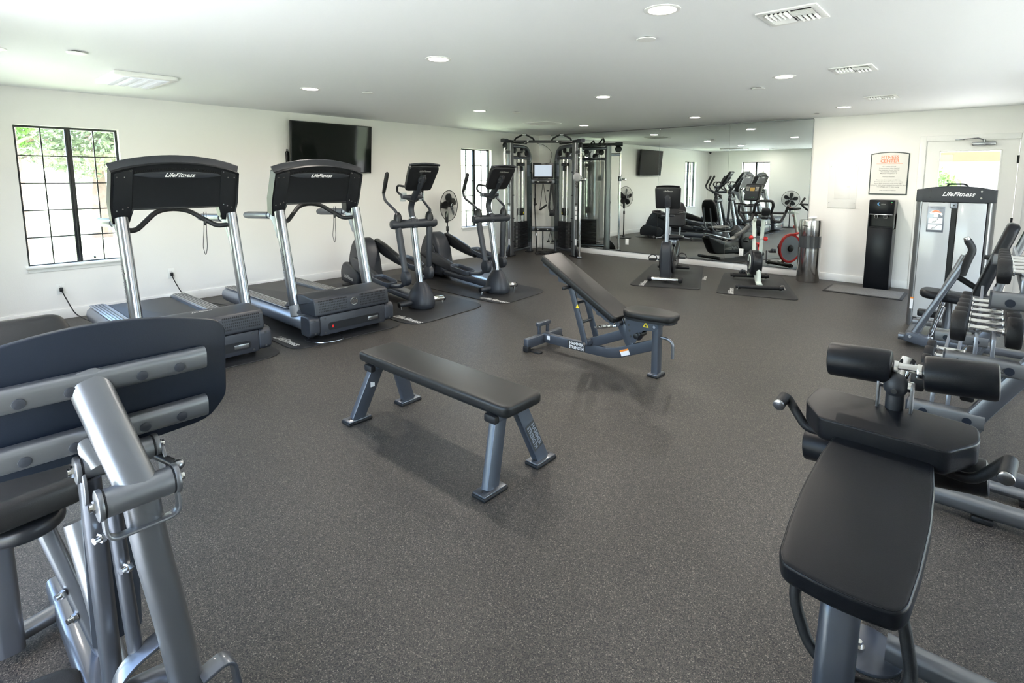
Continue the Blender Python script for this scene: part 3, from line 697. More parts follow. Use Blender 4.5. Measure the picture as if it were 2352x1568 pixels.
equip_mat('m', [(.55, -8.10), (2.98, -8.12), (3.02, -6.98), (.55, -7.00)], 'black mat under the leftmost treadmill, only its rounded front corner in view', [(2.65, -8.04, 2, .10)], .22)
equip_mat('m', [(.45, -5.68), (3.14, -5.72), (3.05, -4.56), (.45, -4.46)], 'black mat under the first elliptical trainer with a large rounded corner', [(2.86, -5.60, 2, .11)], .26)
equip_mat('m', [(.50, -4.36), (3.18, -4.44), (3.08, -3.42), (.50, -3.28)], 'black mat under the farther elliptical trainer by the narrow window', [(2.93, -4.33, 2, .11)], .26)
equip_mat('m', [(3.70, -2.36), (4.62, -2.00), (3.83, -.04), (3.03, -.38)], 'dark mat under the recumbent bike with pale lettering in two corners', [(3.80, -2.12, -250, .10), (4.32, -1.15, -250, .08)], .10)
equip_mat('m', [(4.86, -2.06), (5.84, -1.80), (5.10, -.02), (4.33, -.40)], 'dark mat under the spin bike with pale lettering in two corners', [(4.98, -1.82, -250, .10), (5.45, -1.12, -250, .08)], .10)

# ------------------------------------------------------------------ elliptical trainers (origin under the front base, +x is the front)
def elliptical(loc, label, rz=-9):
    t = thing('elliptical_trainer', label, 'elliptical', loc, rz, 'elliptical trainers on mats')
    XZm = Matrix(((1, 0, 0, 0), (0, 0, 1, 0), (0, 1, 0, 0), (0, 0, 0, 1)))
    # rear drive housing
    MB().prism(rpoly([(-1.98, .04), (-1.30, .04), (-1.26, .12), (-1.36, .50), (-1.50, .66), (-1.66, .70), (-1.80, .62), (-1.93, .40), (-1.98, .16)], [.03, .03, .05, .12, .1, .1, .12, .1, .05]), -.12, .12, XZm, bev=.045, seg=4).build('drive_housing', 'dark', t)
    for s in (-1, 1):
        MB().prism(circ(.20, 28, .21), 0, .02, Matrix(((1, 0, 0, -1.62), (0, 0, s, s*.118), (0, 1, 0, .34), (0, 0, 0, 1))), bev=.008).build('crank_disc', 'dark', t)
    MB().prism(rpoly([(-2.06, .03), (-1.48, .03), (-1.44, .20), (-1.52, .27), (-1.95, .33), (-2.07, .20)], .06), -.19, -.115, XZm, bev=.025).build('transport_housing', 'dark', t)
    MB().prism(rpoly([(-2.06, .03), (-1.48, .03), (-1.44, .20), (-1.52, .27), (-1.95, .33), (-2.07, .20)], .06), .115, .19, XZm, bev=.025).build('transport_housing', 'dark', t)
    logo(t, .075, 'ink_light', frame((-1.77, -.192, .12), (1, 0, -.06), (0, 0, 1)), name='housing_lettering')
    MB().box((-1.75, 0, .025), (.10, .56, .05), bev=.02).build('rear_stabiliser', 'black', t)
    # main beam and front base
    MB().sweep([(-1.40, 0, .105), (-.05, 0, .085)], rrect(.16, .10, .04, 5)).build('main_beam', 'steelblue', t)
    MB().lathe([(.160, .012), (.170, .035), (.170, .07), (.158, .13), (.130, .20), (.092, .26), (.055, .305)], Matrix.Diagonal((1.15, .88, 1, 1)), 32).build('front_base_cover', 'dark', t)
    MB().lathe([(.155, .0), (.160, .018)], Matrix.Diagonal((1.15, .88, 1, 1)), 32).build('base_foot', 'rubber', t)
    for s in (-1, 1):
        MB().cyl((.02, s*.09, .075), (.02, s*.29, .07), .032, 18, bev=.006).build('front_stabiliser', 'chrome' if s > 0 else 'dark', t)
        MB().cyl((.02, s*.285, .070), (.02, s*.305, .070), .035, 18, bev=.006).build('stabiliser_cap', 'black', t)
        MB().cyl((.02, s*.27, .009), (.02, s*.27, .05), .014, 10).build('levelling_foot', 'chrome', t)
    # centre post, bent neck
    MB().sweep([(.0, 0, .18), (-.17, 0, 1.06)], circ(.040, 20, .048)).build('centre_post', 'brushed', t)
    MB().sweep(rnd([(-.165, 0, 1.04), (-.215, 0, 1.17), (-.12, 0, 1.30), (.06, 0, 1.47), (.115, 0, 1.555)], .10, 5), circ(.034, 16, .040)).build('neck', 'dark', t)
    for yy in (-.012, .012):
        for q in (0, 1): MB().cyl((.128+.012*q, yy, 1.548-.022*q), (.142+.012*q, yy, 1.540-.022*q), .006, 8).build('bolt', 'chrome', t)
    # shoulder bar with two sockets
    MB().tube([(-.135, -.30, .985), (-.135, -.29, .985), (-.135, -.255, .985), (-.135, -.10, .985), (-.135, .10, .985), (-.135, .255, .985), (-.135, .29, .985), (-.135, .30, .985)], [.026, .048, .058, .050, .050, .058, .048, .026], 20).build('shoulder_bar', 'dark', t)
    MB().box((-.150, 0, .99), (.12, .09, .13), bev=.03, seg=3).build('shoulder_clamp', 'dark', t)
    for s, ph, dz in ((-1, .06, .0), (1, -.07, 0)):
        y = s*.205
        a = MB().ell((-.135, y, 1.035), (.052, .050, .095), n=18, m=12).build('arm_socket', 'black', t)
        MB().tube([(-.135, y, .96), (-.135+(ph*1.6+.07)*.1, y, .90), (-.135+(ph*1.6+.07)*.92, y, .42)], [.034, .040, .034], 16).build('swing_arm', 'dark', t)
        piv = V((-.135+ph*1.6+.07, s*.235, .37))
        MB().prism(circ(.085, 28), -.034, .034, Matrix(((1, 0, 0, piv.x), (0, 0, 1, y), (0, 1, 0, piv.z), (0, 0, 0, 1))), bev=.016).build('pivot_cover', 'dark', t)
        # moving handle
        k = -ph*1.4
        pts = rnd([(-.135, y, 1.09), (-.15+k*.5, y, 1.14), (-.38+k, y, 1.25), (-.42+k, y, 1.33), (-.30+k, y, 1.56)], .07, 4)
        MB().tube(pts, .0165, 12).build('moving_handle', 'dark', t)
        MB().tube([(-.42+k+.005, y, 1.335), (-.36+k, y, 1.45), (-.298+k, y, 1.575), (-.29+k, y, 1.585)], [.019, .025, .024, .014], 12).build('handle_grip', 'foam', t)
        # link from pivot back to the pedal, pedal tray, rear crank arm
        zp = .20 if s < 0 else .38
        ped = V((-.56 if s < 0 else -.66, s*.205, zp))
        MB().tube(rnd([(piv.x, y, piv.z-.03), (piv.x-.12, y, piv.z-.11), (ped.x+.10, y, zp+.01), (ped.x-.1, y, zp)], .08), .026, 12).build('pedal_link', 'steelblue', t)
        pr = rpoly([(-.21, -.065), (-.13, -.088), (.15, -.088), (.21, -.06), (.21, .06), (.15, .088), (-.13, .088), (-.21, .065)], .03)
        Mp = TR(ped, (0, 8 if s < 0 else 14, 0))
        MB().prism(pr, .022, .034, Mp, bev=.003).build('pedal_tray', 'matrubber', t)
        MB().sweep([Mp @ V((x, yy, .048+(.02 if x > .1 else 0))) for x, yy in pr], rrect(.012, .060, .004, 2), closed=True).build('pedal_rim', 'steelblue', t)
        a0 = V((-1.62, s*.165, .60 if s > 0 else .36)); a1 = V((ped.x-.14, s*.185, zp+.02))
        dd = (a1-a0)
        rings = []
        for q, h_ in ((0, .06), (.06, .10), (.35, .11), (.75, .085), (1, .05)):
            c_ = a0+dd*q; rings.append([c_+V((0, yy, zz)) for yy, zz in rrect(.07, h_*1.6, .025, 3)])
        MB().loft(rings).build('crank_arm', 'black' if s > 0 else 'dark', t)
    # console, cup holder, fixed handles
    Mc = frame((.065, 0, 1.525), (0, 1, 0), (.66, 0, 1))
    out = rpoly([(-.165, -.17), (.165, -.17), (.19, .13), (.17, .17), (-.17, .17), (-.19, .13)], [.04, .04, .03, .03, .03, .03])
    MB().prism(out, -.035, .025, Mc, bev=.018).build('console', 'black', t)
    MB().sweep([Mc @ V((x, .168+.018*(1-(x/.18)**2), -.005)) for x in [-.18+.36*i/8 for i in range(9)]], rrect(.07, .022, .01)).build('console_rim', 'dark', t)
    MB().prism(rrect(.27, .19, .02), -.040, -.034, Mc @ Matrix.Translation((0, .03, 0))).build('display', 'tvscreen', t)
    MB().prism(circ(.05, 20), .02, .045, Mc @ Matrix.Translation((0, -.01, 0)), bev=.006).build('neck_socket', 'dark', t)
    for x, z in ((-.03, .02), (.03, .02), (-.03, -.035), (.03, -.035)): MB().cyl(Mc @ V((x, z, .04)), Mc @ V((x, z, .05)), .006, 8).build('screw', 'chrome', t)
    logo(t, .034, 'ink_grey', Mc @ Matrix.Translation((.01, .105, .0265)), name='console_lettering')
    MB().box((-.17, 0, 1.30), (.10, .26, .05), bev=.02).build('cup_shelf', 'dark', t)
    for s in (-1, 1): MB().lathe([(.036, -.05), (.042, .05), (.044, .052)], TR((-.17, s*.115, 1.30)), 18).build('cup_holder', 'cupglass', t)
    MB().tube(rnd([(-.06, -.12, 1.42), (-.20, -.17, 1.44), (-.24, -.16, 1.36), (-.12, -.04, 1.25), (-.12, .04, 1.25), (-.24, .16, 1.36), (-.20, .17, 1.44), (-.06, .12, 1.42)], .05), .013, 10).build('fixed_handle', 'foam', t)
    return t
elliptical((2.52, -5.15, .0095), 'elliptical trainer nearer the camera, right of the second treadmill')
elliptical((2.62, -3.96, .0095), 'elliptical trainer farther back, in front of the narrow window', -9)

# ------------------------------------------------------------------ pedestal fans (+x is where the air goes)
def fan(loc, rz, z, r, label, tilt=0):
    t = thing('pedestal_fan', label, 'fan', loc, rz, 'black pedestal fans')
    MB().lathe([(.20, 0), (.20, .012), (.17, .022), (.04, .035), (.03, .06), (.0, .06)][:5], n=32).build('base', 'black', t)
    MB().cyl((0, 0, .03), (0, 0, z*.62), .016, 12).cyl((0, 0, z*.60), (0, 0, z-.14), .011, 12).cyl((0, 0, z*.58), (0, 0, z*.66), .024, 12, bev=.005).build('pole', 'black', t)
    MB().box((-.01, 0, z-.20), (.05, .05, .20), bev=.018, seg=3).build('control_neck', 'black', t)
    Mh = TR((0, 0, z), (0, tilt, 0))
    MB().cyl(Mh @ V((-.12, 0, 0)), Mh @ V((.0, 0, 0)), .055, 20, bev=.02).build('motor', 'black', t)
    hb_ = MB().cyl(Mh @ V((.0, 0, 0)), Mh @ V((.075, 0, 0)), .030, 20, bev=.008).build('hub', 'black', t)
    bl = None
    for k in range(5):
        b = MB(); rings = []
        for q in range(6):
            rr = .03+(r*.80-.03)*q/5; wd_ = (.035, .075, .10, .115, .11, .06)[q]*r/.24
            tw = R(38-20*q/5)
            rings.append([V((.045+dy*math.sin(tw)+dx_, dy*math.cos(tw), rr)) for dy, dx_ in ((-wd_/2, -.001), (wd_/2, -.001), (wd_/2, .001), (-wd_/2, .001))])
        b.loft(rings); b.build('blade', 'black', t, xf=Mh @ Matrix.Rotation(R(72*k+8), 4, 'X'))
    g = MB(); n_ = 84
    for k in range(n_):
        a = 2*math.pi*k/n_; ca, sa = math.cos(a), math.sin(a)
        for sg, off in ((1, .10), (-1, -.02)):
            pts = [Mh @ V((off*1.0*(1-(rr/r)**3)+.04*(rr/r)**3, rr*ca, rr*sa)) for rr in (.045, r*.4, r*.7, r*.9, r)]
            g.tube(pts, .0014, 3, up=(1, 0, 0))
    g.build('guard_wires', 'black', t, kind='stuff')
    MB().ring(Mh @ V((.04, 0, 0)), Mh.to_3x3() @ V((1, 0, 0)), r, .006, 48, 6).ring(Mh @ V((.094, 0, 0)), Mh.to_3x3() @ V((1, 0, 0)), r*.5, .0014, 40, 4).build('guard_rim', 'black', t)
    f = MB().cyl(Mh @ V((.098, 0, 0)), Mh @ V((.106, 0, 0)), .045, 28).build('guard_badge', 'dark', t)
    MB().ring(Mh @ V((.106, 0, 0)), Mh.to_3x3() @ V((1, 0, 0)), .036, .004, 28, 5).build('badge_ring', 'chrome', f)
    return t
fan((.42, -2.96, 0), 16, 1.055, .262, 'black pedestal fan between the elliptical trainers, by the left wall')
fan((2.85, -8.86, 0), 72, .89, .26, 'black five-bladed pedestal fan near the front wall, seen only in the mirror', 0)
# ------------------------------------------------------------------ recumbent bike (origin at the front foot, +x is the front)
YM = Matrix(((1, 0, 0, 0), (0, 0, 1, 0), (0, 1, 0, 0), (0, 0, 0, 1)))    # 2D (x,z), depth along y
def recumbent(loc, rz):
    t = thing('recumbent_bike', 'black recumbent exercise bike with a grey console post, on the mat before the mirror', 'exercise bike', loc, rz)
    MB().cyl((0, -.20, .055), (0, .20, .055), .032, 20).build('front_foot', 'chrome', t)
    for s in (-1, 1):
        MB().cyl((0, s*.19, .055), (0, s*.25, .055), .039, 20, bev=.006).build('foot_cap', 'rubber', t); MB().cyl((0, s*.22, .009), (0, s*.22, .03), .015, 10).build('levelling_foot', 'rubber', t)
    MB().box((.0325, -.08, .058), (.003, .20, .022)).box((.0325, .13, .062), (.003, .06, .022)).build('warning_label', 'label', t)
    MB().prism(rpoly([(-.02, .05), (.02, .12), (.03, .50), (-.02, .60), (-.12, .62), (-.30, .50), (-.52, .44), (-.56, .12), (-.45, .05)], [.02, .04, .06, .05, .05, .12, .08, .05, .03]), -.075, .075, YM, bev=.03, seg=4).build('front_housing', 'dark', t)
    for s in (-1, 1): MB().prism(circ(.20, 28), 0, .045, Matrix(((1, 0, 0, -.28), (0, 0, s, s*.06), (0, 1, 0, .30), (0, 0, 0, 1))), bev=.02).build('crank_cover', 'black', t)
    MB().prism(rpoly([(-.50, .08), (-.50, .42), (-.75, .30), (-1.32, .46), (-1.36, .42), (-1.18, .10)], [.03, .05, .15, .03, .03, .1]), -.09, .09, YM, bev=.035, seg=4).build('rear_fairing', 'black', t)
    logo(t, .10, 'ink_grey', frame((-.72, .094, .20), (-1, 0, 0), (0, 0, 1)), name='fairing_lettering'); logo(t, .10, 'ink_grey', frame((-.80, -.094, .20), (1, 0, 0), (0, 0, 1)), name='fairing_lettering')
    MB().box((-1.0, 0, .425), (.74, .085, .035), rot=(0, 12, 0), bev=.01).build('seat_rail', 'brushed', t)
    MB().cyl((-1.22, -.26, .05), (-1.22, .26, .05), .03, 18, bev=.006).build('rear_foot', 'black', t)
    # pedals
    for s in (-1, 1):
        ang = R(25) if s < 0 else R(205); p1 = V((-.28+.16*math.cos(ang), s*.14, .30+.10*math.sin(ang)+(.07 if s > 0 else -.02)))
        MB().tube([(-.28, s*.11, .30), (p1.x, s*.135, p1.z)], .014, 10).build('crank_arm', 'brushed', t)
        MB().box((p1.x, s*.20, p1.z), (.10, .11, .03), bev=.01).build('pedal', 'black', t)
        MB().tube([V((p1.x+.0, s*.20, p1.z))+V((0, .062*math.cos(R(a)), .008+.062*math.sin(R(a)))) for a in range(0, 181, 20)], .007, 6).build('pedal_strap', 'foam', t)
    # console post, console
    MB().sweep([(-.07, 0, .60), (-.09, 0, 1.16)], rrect(.055, .07, .012)).build('console_post', 'silver', t)
    Mc = frame((-.06, 0, 1.245), (0, 1, 0), (.22, 0, 1))
    MB().prism(rpoly([(-.175, -.165), (.175, -.165), (.185, .14), (.15, .165), (-.15, .165), (-.185, .14)], .03), -.045, .02, Mc, bev=.018).build('console', 'black', t)
    MB().sweep([Mc @ V((x, .165+.012*(1-(x/.17)**2), -.01)) for x in [-.165+.33*i/8 for i in range(9)]], rrect(.06, .014, .006)).build('console_rim', 'dark', t)
    MB().prism(rpoly([(-.045, -.14), (.045, -.14), (.045, .03), (0, .06), (-.045, .03)], .03), .018, .045, Mc, bev=.01).build('console_bracket', 'dark', t)
    for x in (-.035, .035):
        for z in (.01, -.12): MB().cyl(Mc @ V((x, z, .042)), Mc @ V((x, z, .05)), .006, 8).build('screw', 'chrome', t)
    logo(t, .032, 'ink_light', Mc @ Matrix.Translation((0, .10, .0215)), name='console_lettering')
    MB().prism(rrect(.30, .30, .02), -.050, -.044, Mc).build('display_panel', 'dark', t)
    MB().prism(rrect(.11, .07, .004), -.053, -.049, Mc @ Matrix.Translation((.0, .06, 0))).build('display', 'led_amber', t)
    kb = MB()
    for i in range(3):
        for j in range(4): kb.box((.085+.025*i, .035+.022*j, -.052), (.015, .012, .004), M_=Mc); kb.box((-.085-.025*i, .035+.022*j, -.052), (.015, .012, .004), M_=Mc)
    kb.build('buttons', 'ink_light', t, kind='stuff')
    kg = MB()
    for i in range(4): kg.box((-.06+.04*i, -.10, -.052), (.008, .008, .004), M_=Mc)
    kg.build('green_buttons', 'led_green', t, kind='stuff')
    MB().tube(rnd([(-.10, -.03, 1.00), (-.10, -.20, 1.02), (-.20, -.235, 1.03), (-.34, -.21, 1.03), (-.34, -.13, 1.03)], .06), .014, 10).build('console_handle', 'foam', t)
    MB().tube(rnd([(-.10, .03, 1.00), (-.10, .20, 1.02), (-.20, .235, 1.03), (-.34, .21, 1.03), (-.34, .13, 1.03)], .06), .014, 10).build('console_handle', 'foam', t)
    MB().box((-.14, 0, .985), (.10, .20, .04), bev=.015).build('accessory_tray', 'dark', t)
    # seat
    MB().box((-1.02, 0, .50), (.16, .12, .09), bev=.02).build('seat_carriage', 'silver', t)
    MB().prism(rpoly([(-.16, -.17), (.10, -.17), (.20, -.10), (.20, .10), (.10, .17), (-.16, .17)], .05), 0, .07, TR((-.98, 0, .545), (0, -4, 0)), bev=.028).build('seat', 'vinyl', t)
    Mb = frame((-1.25, 0, .89), (0, 1, 0), (-.22, 0, 1))
    MB().prism(rpoly([(-.17, -.17), (.17, -.17), (.17, .14), (.11, .25), (-.11, .25), (-.17, .14)], .06), -.03, .035, Mb, bev=.025).build('seat_back', 'vinyl', t)
    for s in (-1, 1):
        MB().tube(rnd([(-.98, s*.08, .53), (-1.20, s*.08, .54), (-1.27, s*.08, .62), (-1.33, s*.08, .98)], .06), .013, 10).build('back_support', 'silver', t)
        MB().tube(rnd([(-1.15, s*.08, .56), (-1.12, s*.26, .54), (-1.02, s*.29, .54), (-.86, s*.29, .58)], .05), .013, 10).build('seat_handle', 'silver', t)
        MB().tube([(-1.0, s*.29, .545), (-.84, s*.29, .585)], .019, 12).build('handle_grip', 'foam', t)
    return t
recumbent((4.03, -1.90, .009), -69.6)

# ------------------------------------------------------------------ spin bike
def spin(loc, rz):
    t = thing('spin_bike', 'spin bike with white posts, red knobs and a red-rimmed flywheel', 'exercise bike', loc, rz)
    for x, w_ in ((0, .30), (-.90, .265)):
        MB().tube([(x, -w_-.01, .052), (x, -w_+.05, .052), (x, w_-.05, .052), (x, w_+.01, .052)], [.026, .030, .030, .026], 16).build('foot_bar', 'rubber', t)
        for s in (-1, 1):
            MB().cyl((x, s*(w_-.05), .052), (x, s*(w_-.02), .052), .037, 16).build('foot_ring', 'black', t); MB().cyl((x, s*(w_-.02), .009), (x, s*(w_-.02), .03), .016, 10).build('levelling_foot', 'chrome', t)
    MB().sweep(rnd([(.0, 0, .07), (-.14, 0, .10), (-.30, 0, .19), (-.62, 0, .16), (-.90, 0, .07)], .15), rrect(.075, .05, .015)).build('main_frame', 'whitepaint', t)
    MB().tube([(-.10, 0, .10), (-.17, 0, .34)], [.034, .026], 14).build('front_strut', 'whitepaint', t)
    MB().tube([(-.26, .03, .48), (-.15, .03, .98)], .025, 16).build('handlebar_post', 'whitepaint', t)
    MB().tube([(-.46, -.02, .45), (-.60, -.02, .92)], .025, 16).build('seat_post', 'whitepaint', t)
    MB().box((-.62, -.02, .935), (.24, .035, .035), bev=.006).build('seat_slider', 'whitepaint', t)
    for p in ((-.18, .075, .70), (-.50, -.065, .68)):
        f = MB().ell(p, (.032, .030, .032), n=18, m=12).build('adjuster_knob', 'red', t); MB().cyl((p[0], 0, p[2]), (p[0], p[1], p[2]), .008, 8).build('knob_stem', 'chrome', f)
    MB().box((-.145, .03, .60), (.026, .003, .20)).build('scale_strip', 'ink_light', t) if False else None
    # drive: front chain cover, rear flywheel
    MB().prism(rpoly([(-.10, .40), (-.16, .50), (-.30, .53), (-.86, .40), (-.90, .33), (-.84, .27), (-.50, .20), (-.24, .17), (-.12, .24)], [.05, .06, .12, .06, .05, .05, .1, .08, .08]), -.085, .045, YM, bev=.025, seg=4).build('chain_cover', 'black', t)
    MB().prism(circ(.17, 32), -.098, -.070, Matrix(((1, 0, 0, -.30), (0, 0, 1, 0), (0, 1, 0, .355), (0, 0, 0, 1))), bev=.012).build('crank_disc', 'dark', t)
    MB().ring((-.30, -.099, .355), (0, 1, 0), .095, .012, 36, 8).build('crank_ring', 'whitepaint', t)
    text('Life', .045, 'ink_light', t, frame((-.30, -.112 if False else -.0995, .49), (1, 0, 0), (0, 0, 1)), 'cover_lettering', shear=.4)
    fw = MB().cyl((-.74, .048, .325), (-.74, .075, .325), .235, 48).build('flywheel', 'silver', t)
    MB().sweep([(-.74+.235*math.cos(2*math.pi*i/48), .0615, .325+.235*math.sin(2*math.pi*i/48)) for i in range(48)], rrect(.045, .030, .006), up=(0, 1, 0), closed=True).build('flywheel_rim', 'red', t)
    MB().cyl((-.74, .07, .325), (-.74, .098, .325), .06, 28, bev=.01).build('flywheel_hub', 'black', t)
    MB().box((-.60, .062, .575), (.10, .06, .03), rot=(0, -15, 0), bev=.01).build('brake_shoe', 'red', t)
    for s in (-1, 1):
        dz = -.16 if s < 0 else .16; dx = .03*s
        MB().box((-.30+dx*.5, s*.115, .355+dz*.5), (.03, .016, .18), rot=(0, -10, 0), bev=.006).build('crank_arm', 'black', t)
        MB().box((-.30+dx, s*.185, .355+dz), (.09, .09, .028), bev=.008).box((-.245+dx, s*.185, .375+dz), (.02, .07, .05), bev=.006).build('pedal', 'black', t)
        MB().tube([V((-.28+dx, s*.185, .355+dz))+V((.06*math.cos(R(a))-.0, 0, .045*math.sin(R(a)))) for a in range(0, 181, 30)], .006, 6).build('toe_cage', 'black', t)
    # handlebar: centre loop, side horns
    z0 = 1.03
    MB().box((-.13, .03, z0-.02), (.14, .10, .07), bev=.02).build('handlebar_stem', 'black', t)
    MB().tube([(-.13, -.31, z0+.03), (-.13, .31, z0+.03)], .017, 12).build('crossbar', 'foam', t)
    MB().tube(rnd([(-.12, -.11, z0+.02), (.02, -.115, z0+.14), (.06, -.09, z0+.20), (.06, .09, z0+.20), (.02, .115, z0+.14), (-.12, .11, z0+.02)], .06, 5), .018, 12).build('centre_loop', 'foam', t)
    for s in (-1, 1):
        MB().tube(rnd([(-.12, s*.11, z0+.03), (-.04, s*.14, z0-.07), (-.02, s*.22, z0-.09), (-.10, s*.28, z0+.0), (-.13, s*.30, z0+.04), (-.02, s*.31, z0+.14)], .05, 4), .018, 12).build('side_horn', 'foam', t)
    MB().box((-.02, .03, z0+.05), (.07, .11, .09), rot=(0, 30, 0), bev=.02).build('computer_mount', 'black', t)
    # saddle
    sd_ = MB(); rings = []
    for x, w_, h_ in ((-.74, .10, .03), (-.72, .15, .05), (-.64, .155, .055), (-.56, .09, .05), (-.50, .05, .045), (-.45, .035, .03)):
        rings.append([V((x, -.02+a, 1.005+b)) for a, b in rrect(w_, h_, h_*.4)])
    sd_.loft(rings); sd_.build('saddle', 'vinyl', t)
    MB().box((-.70, -.02, 1.02), (.05, .06, .025), bev=.01).build('saddle_badge', 'red', t)
    MB().cyl((-.62, -.02, .95), (-.62, -.02, .985), .016, 10).build('saddle_clamp', 'chrome', t)
    MB().tube([(-.62, -.02, .915), (-.62, -.02, .88)], .006, 8).box((-.62, -.02, .875), (.012, .06, .012), bev=.004).build('slider_lever', 'red', t)
    return t
spin((5.27, -1.56, .009), -63)

# ------------------------------------------------------------------ corner cable machine (local x across, local -y out to the room)
def cable_machine():
    t = thing('cable_machine', 'tall two-stack cable crossover machine standing in the far corner', 'cable machine', (.52, -.48, 0), 39)
    ZT = 2.20
    for s in (-1, 1):
        I = V((s*.285, 0, 0)); O = V((s*.62, -.66, 0)); d = (O-I).normalized(); nrm = V((d.y, -d.x, 0))*(1 if s > 0 else -1)   # nrm points outwards
        if nrm.x*s < 0: nrm = -nrm
        def Q(k, z, off=0): p = I+(O-I)*k+nrm*off; return V((p.x, p.y, z))
        # arch: inner column curving over to the outer one
        MB().sweep(rnd([Q(0, .0), Q(0, ZT-.05), Q(.95, ZT-.05)], .30, 8), rrect(.06, .10, .02), up=nrm).build('arched_column', 'paint', t)
        MB().sweep([Q(1, 0), Q(1, ZT)], rrect(.075, .13, .02), up=(0, 1, 0) if False else d).build('outer_column', 'platinum', t)
        MB().box(Q(1, .012), (.22, .10, .024), rot=(0, 0, math.degrees(math.atan2(d.y, d.x))), bev=.008).box(Q(0, .012), (.20, .10, .024), rot=(0, 0, math.degrees(math.atan2(d.y, d.x))), bev=.008).build('floor_plate', 'black', t)
        MB().tube([Q(0, .10), Q(1, .10)], .035, 14).build('lower_beam', 'paint', t); MB().tube([Q(0, 1.93), Q(1, 1.93)], .032, 14).build('upper_beam', 'paint', t)
        # weights, guide rods, carriage
        az = math.degrees(math.atan2(d.y, d.x)); st = MB()
        for k in range(19): st.box(Q(.47, .155+.0275*k), (.34, .14, .025), rot=(0, 0, az), bev=.003, seg=1)
        st.build('weight_stack', 'black', t, kind='stuff')
        hl = MB()
        for k in range(19): hl.box(Q(.47, .155+.0275*k, -.014)+d*.1712, (.002, .009, .007), rot=(0, 0, az)); hl.box(Q(.47, .155+.0275*k, .014)+d*.1712, (.002, .009, .007), rot=(0, 0, az))
        hl.build('stack_numbers', 'ink_light', t, kind='stuff')
        for k in (.36, .58): MB().cyl(Q(k, .12), Q(k, 1.93), .0125, 12).build('guide_rod', 'chrome', t)
        MB().box(Q(.47, .86), (.12, .10, .15), rot=(0, 0, az), bev=.015).build('cable_pulley_block', 'black', t)
        MB().prism(rpoly([(-.02, -.02), (.02, -.02), (0, .018)], .002), 0, .002, frame(Q(.44, .84, -.052), d*(-s) if False else d, (0, 0, 1))).build('warning_triangle', 'yellow', t)
        MB().box(Q(.47, 1.80), (.20, .09, .07), rot=(0, 0, az), bev=.02).box(Q(.47, 1.72), (.10, .07, .10), rot=(0, 0, az), bev=.02).build('carriage_block', 'black', t)
        MB().cyl(Q(.47, .70), Q(.47, 1.93), .004, 6).build('cable', 'black', t)
        # pulleys
        for k, z, r_, of in ((.18, 2.03, .055, 0), (.38, 2.08, .055, .02), (.62, 1.99, .060, -.02), (.80, 2.07, .060, 0)):
            MB().cyl(Q(k, z, of-.014), Q(k, z, of+.014), r_, 22, bev=.004).build('pulley', 'black', t)
        # outer frosted shroud with bolts, clear inner shroud
        MB().box(Q(.5, 1.05, .065), (.60, .005, 1.66), rot=(0, 0, az)).build('frosted_shroud', 'frostpanel', t)
        text('LF', .22, 'ink_dark', t, frame(Q(.5, .52, .069), (-d if s > 0 else d), (0, 0, 1)), 'shroud_emblem', shear=.4)
        MB().box(Q(.14, 1.05, -.062), (.20, .004, 1.66), rot=(0, 0, az)).build('clear_shroud', 'smoke', t)
        for z in (.30, .75, 1.2, 1.65):
            for k in (.03, .97): MB().box(Q(k, z, -.05), (.05, .02, .018), rot=(0, 0, az), bev=.004).build('shroud_clip', 'black', t)
        # adjustable column, pole and swivel pulley
        Pp = V((s*.715, -.89, 0))
        MB().cyl((Pp.x, Pp.y, .02), (Pp.x, Pp.y, 2.10), .022, 18).build('adjustment_pole', 'chrome', t)
        MB().box((Pp.x, Pp.y, .02), (.09, .09, .03), bev=.008).build('pole_foot', 'paint', t)
        Oc = Q(1, 0)
        MB().sweep([(Oc.x, Oc.y, 2.02), (Pp.x, Pp.y, 2.02)], rrect(.045, .06, .01)).build('pole_bracket', 'paint', t)
        MB().prism(rpoly([(0, 0), (.20, .0), (.16, .10), (.05, .22), (0, .22)], .04), -.02, .02, frame((Oc.x, Oc.y, .03), Pp-Oc, (0, 0, 1)) , bev=.006).build('base_gusset', 'black', t)
        zc = 1.52; sw = MB(); c_ = V((Pp.x-s*.05, Pp.y-.035, zc))
        MB().prism(circ(.075, 26, .08), -.012, .012, frame(c_+V((-s*.02, 0, .03)), (1, 0, 0), (0, 0, 1)), bev=.004).build('swivel_plate', 'platinum', t)
        MB().cyl((Pp.x, Pp.y, zc-.05), (Pp.x, Pp.y, zc+.05), .040, 18, bev=.008).build('sliding_carriage', 'black' if s < 0 else 'brushed', t)
        MB().cyl((Pp.x+s*.03, Pp.y-.05, zc-.01), (Pp.x+s*.10, Pp.y-.09, zc-.01), .028, 18, bev=.005).build('adjust_knob', 'chrome', t)
        MB().cyl((c_.x, c_.y, .10), (c_.x, c_.y, 2.08), .0025, 6).build('cable', 'black', t)
        # top arm and its hanging pulley
        A = Q(.9, ZT+.02); 
        MB().sweep([Q(.2, ZT+.03), Q(1.32, ZT+.03)], rrect(.06, .055, .012)).build('top_arm', 'black', t); E_ = Q(1.32, ZT+.03); E0 = Q(1.20, ZT+.03)
        MB().sweep([E0, Q(1.40, ZT+.03)], rrect(.085, .075, .02)).build('arm_cap', 'dark', t)
        MB().cyl(Q(1.28, ZT-.07, -.016), Q(1.28, ZT-.07, .016), .070, 26, bev=.005).build('pulley', 'black', t)
        # chin-up handles
        base = V((s*.36, -.60, ZT+.03))
